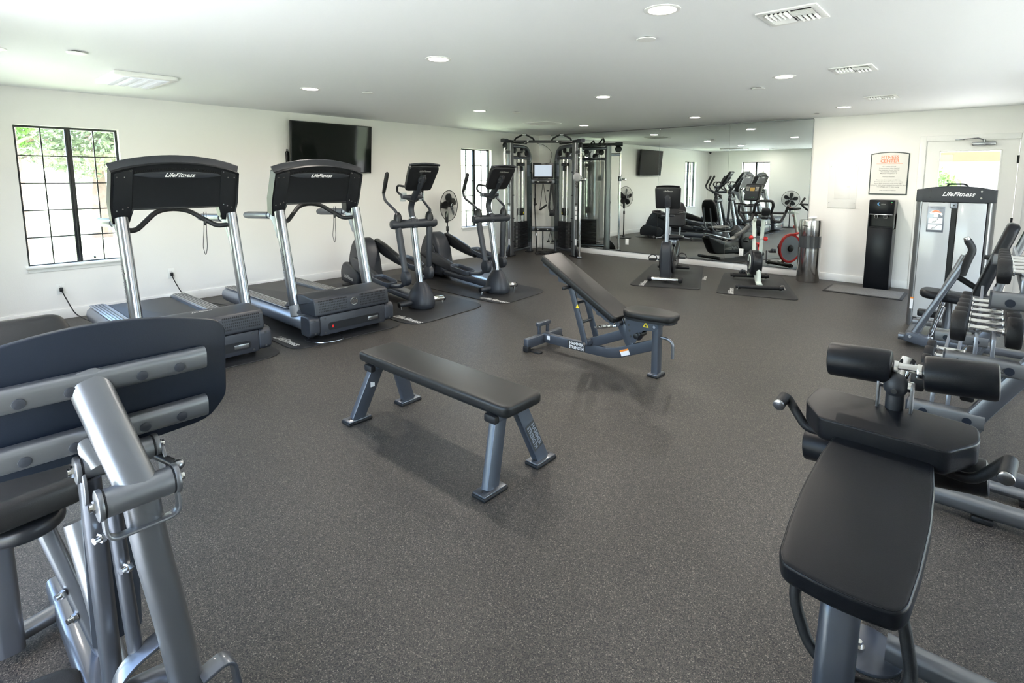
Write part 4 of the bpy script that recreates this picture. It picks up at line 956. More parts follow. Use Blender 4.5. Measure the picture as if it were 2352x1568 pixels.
        for sg in (-1, 1):
            MB().tube(rnd([base+V((sg*.20, .05, 0)), base+V((sg*.17, .0, .06)), base+V((sg*.03, -.02, .13))], .03), .017, 12).build('chin_up_grip', 'foam', t)
            MB().ell(base+V((sg*.02, -.02, .135)), (.021, .021, .021), n=12, m=8).build('grip_end', 'chrome', t)
        MB().tube([base+V((s*-.0, .0, -.02)), base+V((-s*.0-.08*s, -.17, .0))], .015, 10).build('front_grip', 'chrome', t); MB().ell(base+V((-.08*s, -.175, .0)), (.022, .022, .022), n=12, m=8).build('grip_end', 'chrome', t)
        logo(t, .085, 'ink_dark', frame(Q(1.0, 1.55, -.040 if True else 0)+d*.0665*1.0 if False else Q(1, 1.52)+d*.067, (0, 0, 1), nrm*(-1)*(1) if s > 0 else nrm*1 if False else (nrm if s < 0 else -nrm)), name='column_lettering')
        for q, z in enumerate((.95, .86, .77)): 
            MB().box(Q(1, z)+d*.0665, (.003, .055, .075), rot=(0, 0, az), bev=.001).build('instruction_label', 'label', t)
        MB().box(Q(1, 1.03)+d*.0665, (.003, .06, .035), rot=(0, 0, az)).build('label_header', 'ink_dark', t)
        MB().box(Q(1, .28)+d*.0665, (.003, .03, .14), rot=(0, 0, az)).build('warning_label', 'label', t)
    MB().sweep([(-.70, -.60, ZT+.03), (.70, -.60, ZT+.03)], rrect(.045, .05, .012)).build('chin_up_bar', 'black', t)
    MB().sweep([(-.30, 0, 1.46), (.30, 0, 1.46)], rrect(.06, .10, .015)).build('cross_beam', 'paint', t); MB().sweep([(-.30, 0, .48), (.30, 0, .48)], rrect(.06, .10, .015)).build('cross_beam', 'paint', t)
    for z in (1.455, .475):
        MB().box((0, -.055, z), (.36, .05, .05), bev=.012).build('accessory_rack', 'black', t)
        for x in (-.10, .10): MB().cyl((x, -.08, z), (x, -.086, z), .012, 10).build('bolt', 'chrome', t)
        for x in (-.16, 0, .16): MB().tube([(x, -.07, z-.01), (x, -.12, z-.01), (x, -.125, z+.015)], .006, 8).build('hook', 'black', t)
    return t
CM = cable_machine(); MCM = abs_of(CM)
def cm(x, y, z): return MCM @ V((x, y, z))
t = thing('monitor', 'small flat screen with a pale lit display on the cable machine cross beam', 'monitor', cm(.0, -.035, 1.515), 39)
MB().box((0, 0, .165), (.42, .045, .31), bev=.008).build('bezel', 'black', t); MB().box((0, -.0235, .165), (.35, .002, .235)).build('screen', 'screen_on', t)
MB().box((0, 0, .006), (.20, .10, .012), bev=.004).box((0, .01, .02), (.08, .03, .03)).build('stand', 'black', t); logo(t, .022, 'ink_light', frame((0, -.0235, .302), (1, 0, 0), (0, 0, 1)), name='bezel_lettering')
MB().tube(rnd([(.10, .03, .2), (.2, .06, .55), (.0, .10, .70), (-.12, .06, .72)], .2), .004, 6).build('power_cord', 'black', t)
RK = 1.42
t = thing('triceps_rope', 'black braided rope with a ball end hanging at left on the cable machine rack', 'rope attachment', cm(-.16, -.125, RK), 39)
rp = MB()
for k in range(15): rp.ell((0, 0, -.01-.026*k), (.016, .016, .015), n=10, m=6)
rp.build('braided_rope', 'foam', t, kind='stuff'); MB().ell((0, 0, -.42), (.035, .035, .030), n=14, m=8).build('ball_end', 'rubber', t)
t = thing('stirrup_handle', 'black stirrup cable handle hanging in the middle of the rack', 'cable handle', cm(.0, -.125, RK), 39)
MB().tube([(-.005, 0, .0), (-.06, 0, -.50)], .007, 6).tube([(.005, 0, 0), (.07, 0, -.40)], .007, 6).build('strap', 'foam', t); MB().cyl((-.07, 0, -.54), (.08, 0, -.43), .020, 12, bev=.004).build('grip', 'foam', t)
t = thing('ankle_strap', 'wide black padded strap hanging at right on the cable machine rack', 'strap', cm(.185, -.135, RK), 39)
MB().sweep(rnd([(-.01, 0, 0), (-.05, 0, -.35), (-.06, 0, -.52), (.0, 0, -.64), (.06, 0, -.52), (.04, 0, -.35), (.01, 0, 0)], .06), rrect(.045, .010, .003), up=(0, 1, 0)).build('webbing', 'foam', t); MB().box((0, -.0, -.60), (.11, .02, .12), bev=.009).build('pad', 'vinyl', t)
MB().box((-.09, 0, -.14), (.05, .015, .03), bev=.005).build('buckle', 'black', t)
t = thing('double_handle', 'pair of short black strap handles hanging from the lower cross beam', 'cable handle', cm(.16, -.125, .445), 39)
MB().tube([(0, 0, 0), (-.05, 0, -.20)], .006, 6).tube([(0, 0, 0), (.05, 0, -.20)], .006, 6).build('strap', 'foam', t)
for s in (-1, 1): MB().cyl((s*.05-.03, 0, -.215), (s*.05+.03, 0, -.20), .020, 12, bev=.004).build('grip', 'foam', t)
t = thing('straight_bar', 'long thin black bar leaning on the left inside of the cable machine', 'bar', cm(-.12, -.20, .0), 39)
MB().cyl((.0, .0, .012), (-.06, .14, 1.12), .013, 12, bev=.003).build('shaft', 'black', t); MB().cyl((-.0186, .0435, .36), (-.0208, .0485, .40), .0165, 12).build('collar', 'chrome', t)
t = thing('short_bar', 'short black cable bar hanging upright from the lower cross beam', 'bar', cm(.0, -.135, .0), 39)
MB().cyl((0, 0, .06), (0, 0, .46), .013, 12, bev=.003).build('shaft', 'black', t); MB().cyl((0, 0, .30), (0, 0, .33), .0165, 12).build('collar', 'chrome', t)
t = thing('strap_pile', 'heap of black straps and handles lying on the floor inside the cable machine', 'straps', cm(.05, -.33, 0), 39)
rg = random.Random(3)
for k in range(6):
    pts = [V((rg.uniform(-.20, .22), rg.uniform(-.09, .09), rg.uniform(.012, .05))) for _ in range(6)]
    MB().sweep(rnd(pts, .07, 4), rrect(.030, .008, .003), up=(0, 0, 1)).build('strap', 'foam' if k % 2 else 'rubber', t)
for k in range(3): a = V((-.2+.18*k, rg.uniform(-.12, .05), .022)); MB().cyl(a, a+V((.11, .04, .005)), .02, 12, bev=.004).build('handle', 'rubber', t)
# ------------------------------------------------------------------ flat bench
def beam(mb, a, b, w_, h_, r=.008, up=(0, 0, 1)): return mb.sweep([a, b], rrect(w_, h_, r, 2), up=up)
t = thing('flat_bench', 'low flat weight bench with four splayed grey legs, centre of the floor', 'bench', (5.235, -7.085, 0))
MB().prism(rrect(1.33, .285, .045, 5), .372, .432, bev=.018, seg=4).build('seat_pad', 'vinyl_grey', t)
MB().prism(rrect(1.27, .235, .03, 4), .360, .374).build('pad_board', 'black', t)
for sx in (-1, 1):
    x = sx*.545
    MB().box((x, 0, .342), (.075, .25, .036), bev=.006).build('cross_beam', 'steelblue', t)
    for sy in (-1, 1):
        MB().box((x, sy*.125, .342), (.080, .035, .042), bev=.008).build('end_cap', 'rubber', t)
        a, b = V((x+sx*.0, sy*.075, .34)), V((x+sx*.055, sy*.195, .016)); d = (b-a).normalized()
        sec = [(p, q) for p, q in rrect(.085, .045, .006, 2)]
        MB().sweep([a, b], sec, up=(1, 0, 0)).build('leg', 'steelblue', t)
        MB().box((b.x, b.y, .020), (.085, .155, .010), bev=.003).build('foot_plate', 'paint', t)
        MB().box((b.x, b.y, .0085), (.095, .165, .017), bev=.006).build('foot_rubber', 'rubber', t)
        for k in (-.055, .055): MB().cyl((b.x, b.y+k, .024), (b.x, b.y+k, .0285), .007, 8).build('bolt', 'ink_dark', t)
        if sx > 0 and sy > 0:
            Mf = frame(a.lerp(b, .55)+V((.0232, 0, .004)), d, V((1, 0, 0)).cross(d))
            MB().prism(rrect(.155, .070, .003), 0, .001, Mf).build('badge_plate', 'ink_dark', t)
            text('HAMMER', .034, 'silver', t, Mf @ Matrix.Translation((0, .016, .0015)), 'badge_lettering', bold=.0008, sx=.98)
            text('STRENGTH', .034, 'silver', t, Mf @ Matrix.Translation((0, -.016, .0015)), 'badge_lettering', bold=.0008, sx=.80)
        if sx < 0 and sy < 0:
            Mf = frame(a.lerp(b, .32)+V((.0232, 0, 0)), (0, -1, 0) if False else V((0, 1, 0)), (0, 0, 1))
            MB().prism(rrect(.030, .038, .001), 0, .001, Mf).build('spec_label', 'label', t)
# ------------------------------------------------------------------ adjustable incline bench
t = thing('incline_bench', 'adjustable bench with its black back pad raised, grey steel frame', 'bench', (5.12, -5.32, 0))
L = lambda x, y, z: V((x-5.12, y, z))
MB().box(L(4.555, 0, .075), (.050, .50, .085), bev=.006).build('rear_crossbar', 'steelblue', t)
for s in (-1, 1):
    MB().box(L(4.555, s*.235, .028), (.056, .05, .050), bev=.008).build('end_cap', 'rubber', t)
    MB().prism(rrect(.13, .06, .02), 0, .014, Matrix.Translation(L(4.62, s*.19, 0)), bev=.004).build('foot_plate', 'rubber', t)
    MB().cyl(L(4.50, s*.17-.015, .035), L(4.50, s*.17+.015, .035), .033, 18, bev=.006).build('wheel', 'rubber', t)
MB().box(L(4.53, -.035, .155), (.022, .03, .09), bev=.004).box(L(4.53, .085, .155), (.022, .03, .09), bev=.004).box(L(4.53, .025, .205), (.045, .17, .035), bev=.006).build('rear_handle', 'steelblue', t)
bp_ = rnd([L(4.57, 0, .085), L(5.12, 0, .085), L(5.32, 0, .095), L(5.70, 0, .255)], .16, 5)
MB().sweep(bp_, rrect(.048, .085, .006, 2)).build('main_beam', 'steelblue', t)
MB().sweep([L(5.70, 0, .012), L(5.70, 0, .43)], rrect(.075, .055, .006, 2), up=(1, 0, 0)).build('front_post', 'steelblue', t)
MB().box(L(5.70, 0, .020), (.085, .125, .010), bev=.003).build('foot_plate', 'paint', t); MB().box(L(5.70, 0, .009), (.095, .135, .018), bev=.006).build('foot_rubber', 'rubber', t)
MB().sweep([L(5.36, 0, .40), L(5.50, 0, .15)], rrect(.045, .075, .006, 2), up=(0, 0, 1)).build('centre_post', 'steelblue', t)
MB().sweep([L(5.10, 0, .145), L(5.42, 0, .285)], rrect(.042, .080, .006, 2)).build('brace_beam', 'steelblue', t)
MB().cyl(L(5.08, -.075, .150), L(5.08, .075, .150), .030, 18).build('pivot_barrel', 'steelblue', t)
for s in (-1, 1):
    MB().prism(rpoly([(-.26, -.028), (.26, -.028), (.26, .028), (-.26, .028)], .027), -.006, .006, frame(L(5.005, s*.085, .375), V((-.155, 0, .47)), (0, 0, 1) if False else V((.47, 0, .155))), bev=.002).build('support_strut', 'steelblue', t)
    MB().cyl(L(5.08, s*.092, .150), L(5.08, s*.100, .150), .014, 12).build('bolt', 'chrome', t)
for q in (.36, .70): MB().cyl(L(5.08-.155*q, -.08, .150+.47*q), L(5.08-.155*q, .08, .150+.47*q), .013, 12).build('rung', 'steelblue', t)
MB().cyl(L(4.925, -.20, .62), L(4.925, .20, .62), .014, 12, bev=.003).build('lock_rod', 'black', t)
MB().prism(rpoly([(-.018, -.016), (.018, -.016), (0, .018)], .002), 0, .001, frame(L(5.0, -.0925, .46), (1, 0, 0), (0, 0, 1))).build('warning_triangle', 'yellow', t)
sp_ = []
a, b = L(5.13, -.02, .285), L(5.36, -.02, .345)
MB().cyl(a, b, .006, 8).build('spring_rod', 'chrome', t)
MB().tube([a.lerp(b, .06+.88*i/260)+V((0, .0145*math.cos(i*.9), .0145*math.sin(i*.9))) for i in range(261)], .0028, 4).build('spring', 'chrome', t)
# back pad: from the hinge up to the left
h0, h1 = L(5.405, 0, .425), L(4.635, 0, .865); dv = (h1-h0); Mb = frame((h0+h1)/2, dv, (0, 1, 0))
nz = 1 if Mb.to_3x3().col[2].z > 0 else -1
if nz < 0: Mb = Mb @ Matrix.Rotation(math.pi, 4, 'X')
ln = dv.length
MB().prism(rrect(ln, .275, .03, 4), -.050, .008, Mb, bev=.016, seg=4).build('back_pad', 'vinyl_grey', t)
MB().prism(rrect(ln-.05, .23, .02, 3), -.062, -.048, Mb).build('pad_board', 'black', t)
for s in (-1, 1):
    xs0 = -ln/2; teeth = [(-ln/2+.02, -.062), (-ln/2+.02, -.090), (-ln/2+.06, -.10)]
    for k in range(6): x = -ln/2+.14+.115*k; teeth += [(x, -.100), (x+.05, -.118), (x+.07, -.090), (x+.085, -.088)]
    teeth += [(ln/2-.02, -.10), (ln/2-.02, -.062)]
    MB().prism(teeth, s*.075-.003, s*.075+.003, Mb @ Matrix(((1, 0, 0, 0), (0, 0, 1, 0), (0, 1, 0, 0), (0, 0, 0, 1)))).build('ladder_rail', 'steelblue', t)
MB().tube([Mb @ V((ln/2-.10, -.02, -.11)), Mb @ V((ln/2-.10, -.02, -.13)), Mb @ V((-ln/2+.12, -.02, -.155)), Mb @ V((-ln/2+.06, -.02, -.12))], .009, 8).build('guide_bar', 'steelblue', t)
MB().cyl(L(5.39, -.085, .375), L(5.39, .085, .375), .020, 14).build('hinge_barrel', 'steelblue', t)
# seat
so_ = rpoly([(5.425-5.12, -.075), (5.50-5.12, -.135), (5.66-5.12, -.135), (5.86-5.12, -.085), (5.86-5.12, .085), (5.66-5.12, .135), (5.50-5.12, .135), (5.425-5.12, .075)], .06, 4)
MB().prism(so_, .456, .509, bev=.018, seg=4).build('seat', 'vinyl_grey', t)
MB().prism([(x*.97+.01, y*.85) for x, y in so_], .437, .458).build('seat_board', 'black', t)
for s in (-1, 1):
    pl = MB().prism(rpoly([(5.44-5.12, .44), (5.71-5.12, .44), (5.735-5.12, .40), (5.70-5.12, .365), (5.60-5.12, .355), (5.57-5.12, .30), (5.53-5.12, .235), (5.47-5.12, .235), (5.445-5.12, .33)], .02), -.003, .003, Matrix(((1, 0, 0, 0), (0, 0, 1, s*.045), (0, 1, 0, 0), (0, 0, 0, 1)))).build('seat_bracket', 'steelblue', t)
    for k in range(4): MB().cyl(L(5.462+.010*k, s*.0485, .42-.045*k), L(5.462+.010*k, s*.0495, .42-.045*k), .0095, 10).build('hole', 'ink_dark', pl)
    MB().cyl(L(5.70, s*.046, .40), L(5.70, s*.056, .40), .011, 12).build('bolt', 'chrome', t)
MB().prism(rpoly([(-.026, -.022), (.026, -.022), (0, .024)], .003), 0, .001, frame(L(5.625, -.049, .405), (1, 0, 0), (0, 0, 1))).build('warning_triangle', 'yellow', t)
MB().prism(rpoly([(-.010, -.012), (.008, -.012), (.002, .008)], .001), 0, .0015, frame(L(5.625, -.049, .403), (1, 0, 0), (0, 0, 1))).build('warning_symbol', 'ink_dark', t)
MB().cyl(L(5.555, -.08, .305), L(5.555, .06, .305), .024, 16, bev=.005).cyl(L(5.585, -.085, .325), L(5.585, -.06, .325), .014, 10, bev=.003).build('pull_pin', 'black', t)
MB().tube(rnd([L(5.73, .0, .315), L(5.80, .0, .312), L(5.835, 0, .28), L(5.835, 0, .165)], .035), .012, 10).build('side_handle', 'platinum', t)
Mf = frame(L(4.945, -.0246, .085), (1, 0, 0), (0, 0, 1))
MB().prism(rrect(.185, .078, .003), 0, .001, Mf).build('badge_plate', 'ink_dark', t)
text('HAMMER', .037, 'ink_white', t, Mf @ Matrix.Translation((0, .017, .0015)), 'badge_lettering', bold=.0010); text('STRENGTH', .037, 'ink_white', t, Mf @ Matrix.Translation((0, -.018, .0015)), 'badge_lettering', bold=.0010, sx=.84)
Mf = frame(L(5.43, -.0250, .133), (1, 0, .42), (0, 0, 1)); MB().prism(rrect(.085, .05, .001), 0, .001, Mf).build('spec_label', 'label', t); MB().prism(rrect(.085, .014, .001), .001, .0015, Mf @ Matrix.Translation((0, .018, 0))).build('label_header', 'orange', t)
MB().prism(rrect(.035, .035, .001), 0, .001, frame(L(4.63, -.0246, .095), (1, 0, 0), (0, 0, 1))).build('spec_label', 'label', t)

# ------------------------------------------------------------------ dumbbell rack along the right side
t = thing('dumbbell_rack', 'three-tier grey steel dumbbell rack with slanted end frames', 'dumbbell rack', (7.75, -4.62, 0))
TZ = ((.30, 7.335, 7.66), (.60, 7.475, 7.80), (.94, 7.635, 7.96))
for y in (-5.52, -3.75):
    yy = y+4.62
    beam(MB(), (7.46-7.75, yy, .04), (8.12-7.75, yy, 1.16), .085, .075, .018, up=(0, 1, 0)).build('slanted_post', 'paint', t)
    beam(MB(), (7.40-7.75, yy, .035), (8.45-7.75, yy, .035), .075, .065, .015).build('base_rail', 'paint', t)
    beam(MB(), (8.40-7.75, yy, .05), (8.13-7.75, yy, 1.12), .07, .07, .015, up=(0, 1, 0)).build('rear_post', 'paint', t)
    for z, x0, x1 in TZ:
        MB().sweep([(x0-7.75, yy-.005, z), (x1-7.75, yy-.005, z)], rrect(.075, .082, .016, 3)).build('tier_arm', 'platinum', t)
        MB().box((x0-7.75-.004, yy-.005, z), (.010, .078, .084), bev=.004).build('arm_cap', 'dark', t)
        for x in (x0+.07, x1-.07): MB().cyl((x-7.75, yy-.043, z-.004), (x-7.75, yy-.0455, z-.004), .020, 20).build('plug', 'darkblue', t)
        MB().prism([(x1-.13-7.75, z-.04), (x1+.0-7.75, z-.04), (x1-.05-7.75, z-.14)], yy-.006, yy+.006, Matrix(((1, 0, 0, 0), (0, 0, 1, 0), (0, 1, 0, 0), (0, 0, 0, 1)))).build('gusset', 'paint', t)
logo(t, .055, 'ink_dark', frame((7.62-7.75, -5.52+4.62-.044, .598), (1, 0, 0), (0, 0, 1)), name='arm_lettering')
for (z, x0, x1), (xc, zc) in zip(TZ, ((7.470, .415), (7.627, .750), (7.782, 1.066))):
    for dx in (-.034, .034):
        z0, z1 = z+.038, zc-.018
        MB().box((xc+dx-7.75, -.01, (z0+z1)/2), (.018, 1.76, z1-z0), bev=.004).build('saddle_rail', 'silver', t)
def dumbbell(loc, r, label, group):
    hl = .066; hw = .022+.30*(r-.04)
    t = thing('dumbbell', label, 'dumbbell', loc, 0, group)
    for s in (-1, 1):
        MB().lathe([(r*.62, 0), (r*.93, .003), (r, .012), (r, hw*2-.012), (r*.93, hw*2-.003), (r*.62, hw*2)], Matrix.Translation((s*(hl+.012), 0, 0)) @ Euler((0, R(90*s), 0)).to_matrix().to_4x4(), 32).build('head', 'rubber', t)
        MB().cyl((s*hl, 0, 0), (s*(hl+.014), 0, 0), .021, 16, bev=.003).build('collar', 'chrome', t)
    MB().tube([(-hl, 0, 0), (-hl*.5, 0, 0), (0, 0, 0), (hl*.5, 0, 0), (hl, 0, 0)], [.0145, .0160, .0170, .0160, .0145], 16).build('handle', 'chrome', t)
    return t
order = ('nearest', 'second from near end', 'third from near end', 'fourth from near end', 'fifth from near end', 'sixth from near end')
for tier, z, xc, rs, sp in (('top', 1.066, 7.782, (.066, .063, .060, .058, .056), .155), ('middle', .750, 7.627, (.082, .076, .070, .066, .060, .056), .165), ('lowest', .415, 7.470, (.074, .040, .050, .054, .050), .185)):
    x0 = {'top': 7.635, 'middle': 7.475, 'lowest': 7.335}[tier]; zr = {'top': .94, 'middle': .60, 'lowest': .30}[tier]
    for k, r_ in enumerate(rs):
        dumbbell((xc, -5.37+sp*k, z-(.0)), r_, f'round black dumbbell, {order[k]}, on the {tier} tier of the rack', f'dumbbells on the {tier} tier')

# ------------------------------------------------------------------ seated weight machine with frosted tower
t = thing('seated_weight_machine', 'weight machine with a tall frosted stack tower before the glazed door', 'weight machine', (7.31, -2.25, 0))
A = lambda x, y, z: V((x-7.31, y+2.25, z))
for s, x in ((-1, 7.035), (1, 7.585)):
    MB().sweep([A(x, -2.12, 0), A(x, -2.12, 1.43)], [(a*.155 if False else a, b) for a, b in circ(.045, 24, .13)], up=(0, 1, 0)).build('tower_post', 'platinum', t)
hd = [(-.315, 1.305), (.315, 1.305), (.315, 1.425)]+[(x, 1.425+.040*(1-(x/.315)**2)) for x in [.315-.63*k/14 for k in range(1, 14)]]+[(-.315, 1.425)]
MB().prism(hd, -.01, .25, Matrix(((1, 0, 0, 0), (0, 0, 1, .0), (0, 1, 0, 0), (0, 0, 0, 1))), bev=.008).build('tower_header', 'dark', t)
logo(t, .060, 'ink_white', frame((.02, -.0115, 1.385), (1, 0, 0), (0, 0, 1)), name='header_lettering')
for x in (-.20, .20):
    for z in (1.35, 1.415): MB().cyl((x, -.010, z), (x, -.016, z), .009, 12).build('bolt', 'black' if x < 0 else 'chrome', t)
MB().box((-.14, .005, .70), (.24, .010, 1.20), bev=.003).box((.14, .005, .70), (.22, .010, 1.20), bev=.003).build('frosted_shroud', 'frost', t)
MB().box((-.003, .035, .72), (.052, .02, 1.16)).build('stack_slot', 'black', t); MB().box((-.003, -.002, 1.272), (.055, .012, .055), bev=.003).build('slot_cap', 'silver', t)
MB().cyl((-.003, -.008, 1.275), (-.003, -.012, 1.275), .008, 10).build('bolt', 'ink_dark', t)
MB().box((0, .24, .72), (.52, .008, 1.2)).build('rear_shroud', 'frost', t)
wt = MB()
for k in range(14): wt.box((0, .13, .12+.026*k), (.36, .14, .024), bev=.002, seg=1)
wt.build('weight_stack', 'black', t, kind='stuff')
for x in (-.09, .09): MB().cyl((x, .13, .10), (x, .13, 1.30), .012, 10).build('guide_rod', 'chrome', t)
pc = MB().box((-.140, -.003, 1.13), (.140, .006, .262), bev=.002).build('instruction_placard', 'silver', t)
text('LUMBAR EXTENSION', .0125, 'ink_dark', pc, frame((-.14, -.0065, 1.243), (1, 0, 0), (0, 0, 1)), 'heading', bold=.0003)
MB().prism(rpoly([(-.055, .01), (-.035, .03), (-.01, .04), (.02, .035), (.055, .0), (.05, -.02), (.02, .005), (.02, -.035), (-.018, -.035), (-.018, .0), (-.045, -.005)], .006), 0, .001, frame((-.14, -.0062, 1.185), (1, 0, 0), (0, 0, 1))).build('torso_figure', 'ink_white', pc)
MB().prism(rpoly([(-.045, .012), (-.01, .034), (.02, .03), (.045, .01), (.03, .008), (.0, .018), (-.02, .008)], .006), .001, .0018, frame((-.14, -.0062, 1.188), (1, 0, 0), (0, 0, 1))).build('muscle_print', 'ink_orange', pc)
for z in (1.115, 1.050):
    MB().prism(rrect(.115, .056, .002), 0, .001, frame((-.14, -.0062, z), (1, 0, 0), (0, 0, 1))).build('pictogram_panel', 'label', pc)
    fg = MB(); F_ = frame((-.14, -.0075, z), (1, 0, 0), (0, 0, 1)); fg.tube([(-.025, -.02, 0), (-.02, -.006, 0), (.0, -.006, 0), (.012, .010, 0)], .0018, 5, M_=F_); fg.ell((.017, .018, 0), (.004, .004, .001), n=8, m=6, M_=F_); fg.box((-.01, -.016, 0), (.02, .002, .001), M_=F_)
    fg.build('pictogram', 'ink_dark', pc)
MB().box((-.275, -.012, .245), (.026, .003, .125)).build('warning_label', 'label', t); MB().box((-.275, -.0135, .30), (.026, .003, .016)).build('label_header', 'orange', t)
MB().tube(rnd([(-.08, .10, 1.46), (-.06, .10, 1.485), (.06, .10, 1.485), (.085, .10, 1.47), (.085, .10, 1.455)], .02), .009, 8).box((-.05, .10, 1.487), (.09, .03, .012), bev=.005).build('top_handle', 'black', t)
for z in (.80, .70):
    MB().cyl(A(7.60, -2.24, z), A(7.65, -2.26, z), .008, 8).build('side_pin', 'chrome', t)
# lower frame and movement arm
beam(MB(), A(7.10, -2.32, .07), A(7.10, -3.10, .07), .07, .06, .015).build('base_rail', 'paint', t); beam(MB(), A(7.60, -2.32, .07), A(7.60, -3.05, .07), .07, .06, .015).build('base_rail', 'paint', t)
beam(MB(), A(7.02, -3.0, .055), A(7.95, -3.0, .055), .07, .06, .015).build('base_crossbar', 'paint', t); beam(MB(), A(7.10, -2.75, .16), A(7.75, -2.75, .16), .06, .05, .012).build('seat_rail', 'platinum', t)
MB().prism(rpoly([(-.06, -.045), (.15, -.055), (.15, .03), (0, .05), (-.05, .04)], .03), -.05, .05, frame(A(7.13, -3.08, .085), (1, 0, -.15), (0, 0, 1)), bev=.01).build('pivot_housing', 'steelblue', t)
MB().cyl(A(7.12, -3.13, .10), A(7.12, -3.15, .10), .014, 12).build('bolt', 'chrome', t)
beam(MB(), A(7.13, -3.06, .09), A(7.495, -3.02, .90), .055, .085, .018, up=(0, 1, 0)).build('movement_arm', 'paint', t)
MB().tube([A(7.17, -2.96, .12), A(7.35, -2.92, .62), A(7.44, -2.92, .86)], .02, 12).build('counter_tube', 'platinum', t)
MB().tube(rnd([A(7.445, -3.04, .70), A(7.475, -3.07, .84), A(7.505, -3.07, .93), A(7.46, -3.07, 1.01)], .04, 4), .030, 14).build('arm_grip', 'foam', t)
MB().cyl(A(7.465, -3.07, 1.00), A(7.45, -3.07, 1.035), .026, 16, bev=.006).build('grip_end', 'chrome', t)
MB().prism(rpoly([(-.20, -.14), (.14, -.16), (.20, -.10), (.20, .10), (.14, .16), (-.20, .14), (-.235, .0)], .06), 0, .075, TR(A(7.36, -2.80, .415), (0, 5, 0)), bev=.03, seg=4).build('seat', 'vinyl', t)
MB().cyl(A(7.36, -2.80, .15), A(7.36, -2.80, .42), .035, 14).build('seat_post', 'paint', t)
MB().cyl(A(7.25, -2.93, .05), A(7.33, -2.93, .42), .022, 12).cyl(A(7.30, -2.93, .25), A(7.33, -2.93, .38), .026, 12).build('gas_strut', 'chrome', t)
Mb = frame(A(7.655, -2.82, .80), V((0, 1, 0)), V((.21, 0, .70)))
MB().prism(rpoly([(-.15, -.37), (.15, -.37), (.14, .31), (.10, .37), (-.10, .37), (-.14, .31)], .05), -.045, .045, Mb, bev=.03, seg=4).build('back_pad', 'vinyl', t)
beam(MB(), A(7.62, -2.82, .32), A(7.89, -2.82, 1.22), .06, .07, .015, up=(0, 1, 0)).build('back_frame', 'platinum', t)
beam(MB(), A(7.38, -2.66, .64), A(7.60, -2.66, .50), .05, .045, .012, up=(0, 1, 0)).build('linkage_bar', 'black', t)
beam(MB(), A(7.60, -2.40, .80), A(7.86, -2.74, .79), .055, .045, .012).build('linkage_bar', 'black', t)
MB().prism(rpoly([(-.10, -.10), (.12, -.10), (.12, .08), (-.02, .10), (-.10, .02)], .03), -.03, .03, frame(A(7.60, -2.90, .42), (1, 0, 0), (0, 0, 1)), bev=.01).build('pivot_plate', 'dark', t)
MB().cyl(A(7.60, -2.935, .42), A(7.60, -2.945, .42), .014, 12).build('bolt', 'chrome', t)
MB().prism(rrect(.16, .10, .02), 0, .06, TR(A(7.20, -2.62, .20)), bev=.01).build('weight_cover', 'black', t)

# ------------------------------------------------------------------ decline bench, right foreground
t = thing('decline_bench', 'black padded decline bench with foam rollers and grey curved post, lower right foreground', 'bench', (7.39, -7.30, 0))
A = lambda x, y, z: V((x-7.39, y+7.30, z))
Pn = A(7.397, -7.685, .59); Pf = A(7.374, -7.117, .72); dv = Pf-Pn; Mp = frame(Pn, V((1, -.01, 0)), dv)      # local y runs up the pad
Lp = dv.length
o_ = [(.1375*k_, y_) for y_, k_ in ((0.03, 1.0), (.15, 1.07), (.30, 1.10), (.45, 1.05), (Lp-.02, .95))]
pad = [(-x, y) for x, y in reversed(o_)]
far = [(-.105+.21*i/8, Lp+.012*(1-(i/4-1)**2)) for i in range(9)]
near = [(.12-.24*i/8, -.012*(1-(i/4-1)**2)) for i in range(9)]
outl = rpoly(near+[(x, y) for x, y in [(-a, b) for a, b in o_]]+far+[(x, y) for x, y in reversed(o_)], .018, 3)
bp2 = MB().prism(outl, -.062, .006, Mp, bev=.022, bev2=.012, seg=5).build('back_pad', 'vinyl', t)
MB().sweep([Mp @ V((x*.965, y*.985+.004, .0035)) for x, y in outl], circ(.0014, 5), closed=True).build('piping', 'vinyl', bp2)
MB().prism([(x*.85, .03+y*.93) for x, y in outl], -.075, -.06, Mp).build('pad_board', 'black', t)
# cross pad with a notch at its far side
cp = rpoly([(-.235, -.03), (-.225, .105), (-.05, .105), (-.03, .075), (.03, .075), (.05, .105), (.225, .085), (.235, -.02), (.165, -.125), (-.165, -.125)], [.03, .03, .01, .02, .02, .01, .03, .03, .02, .02], 4)
Ms = frame(A(7.398, -7.030, .782), (1, -.02, .0), (0, 1, .10))
sp_ = MB().prism(cp, -.085, .0, Ms, bev=.022, bev2=.008, seg=5).build('seat_pad', 'vinyl', t)
MB().sweep([Ms @ V((x*.985, y*.975-.0002, -.003)) for x, y in cp], circ(.0016, 5), closed=True).build('piping', 'vinyl', sp_)
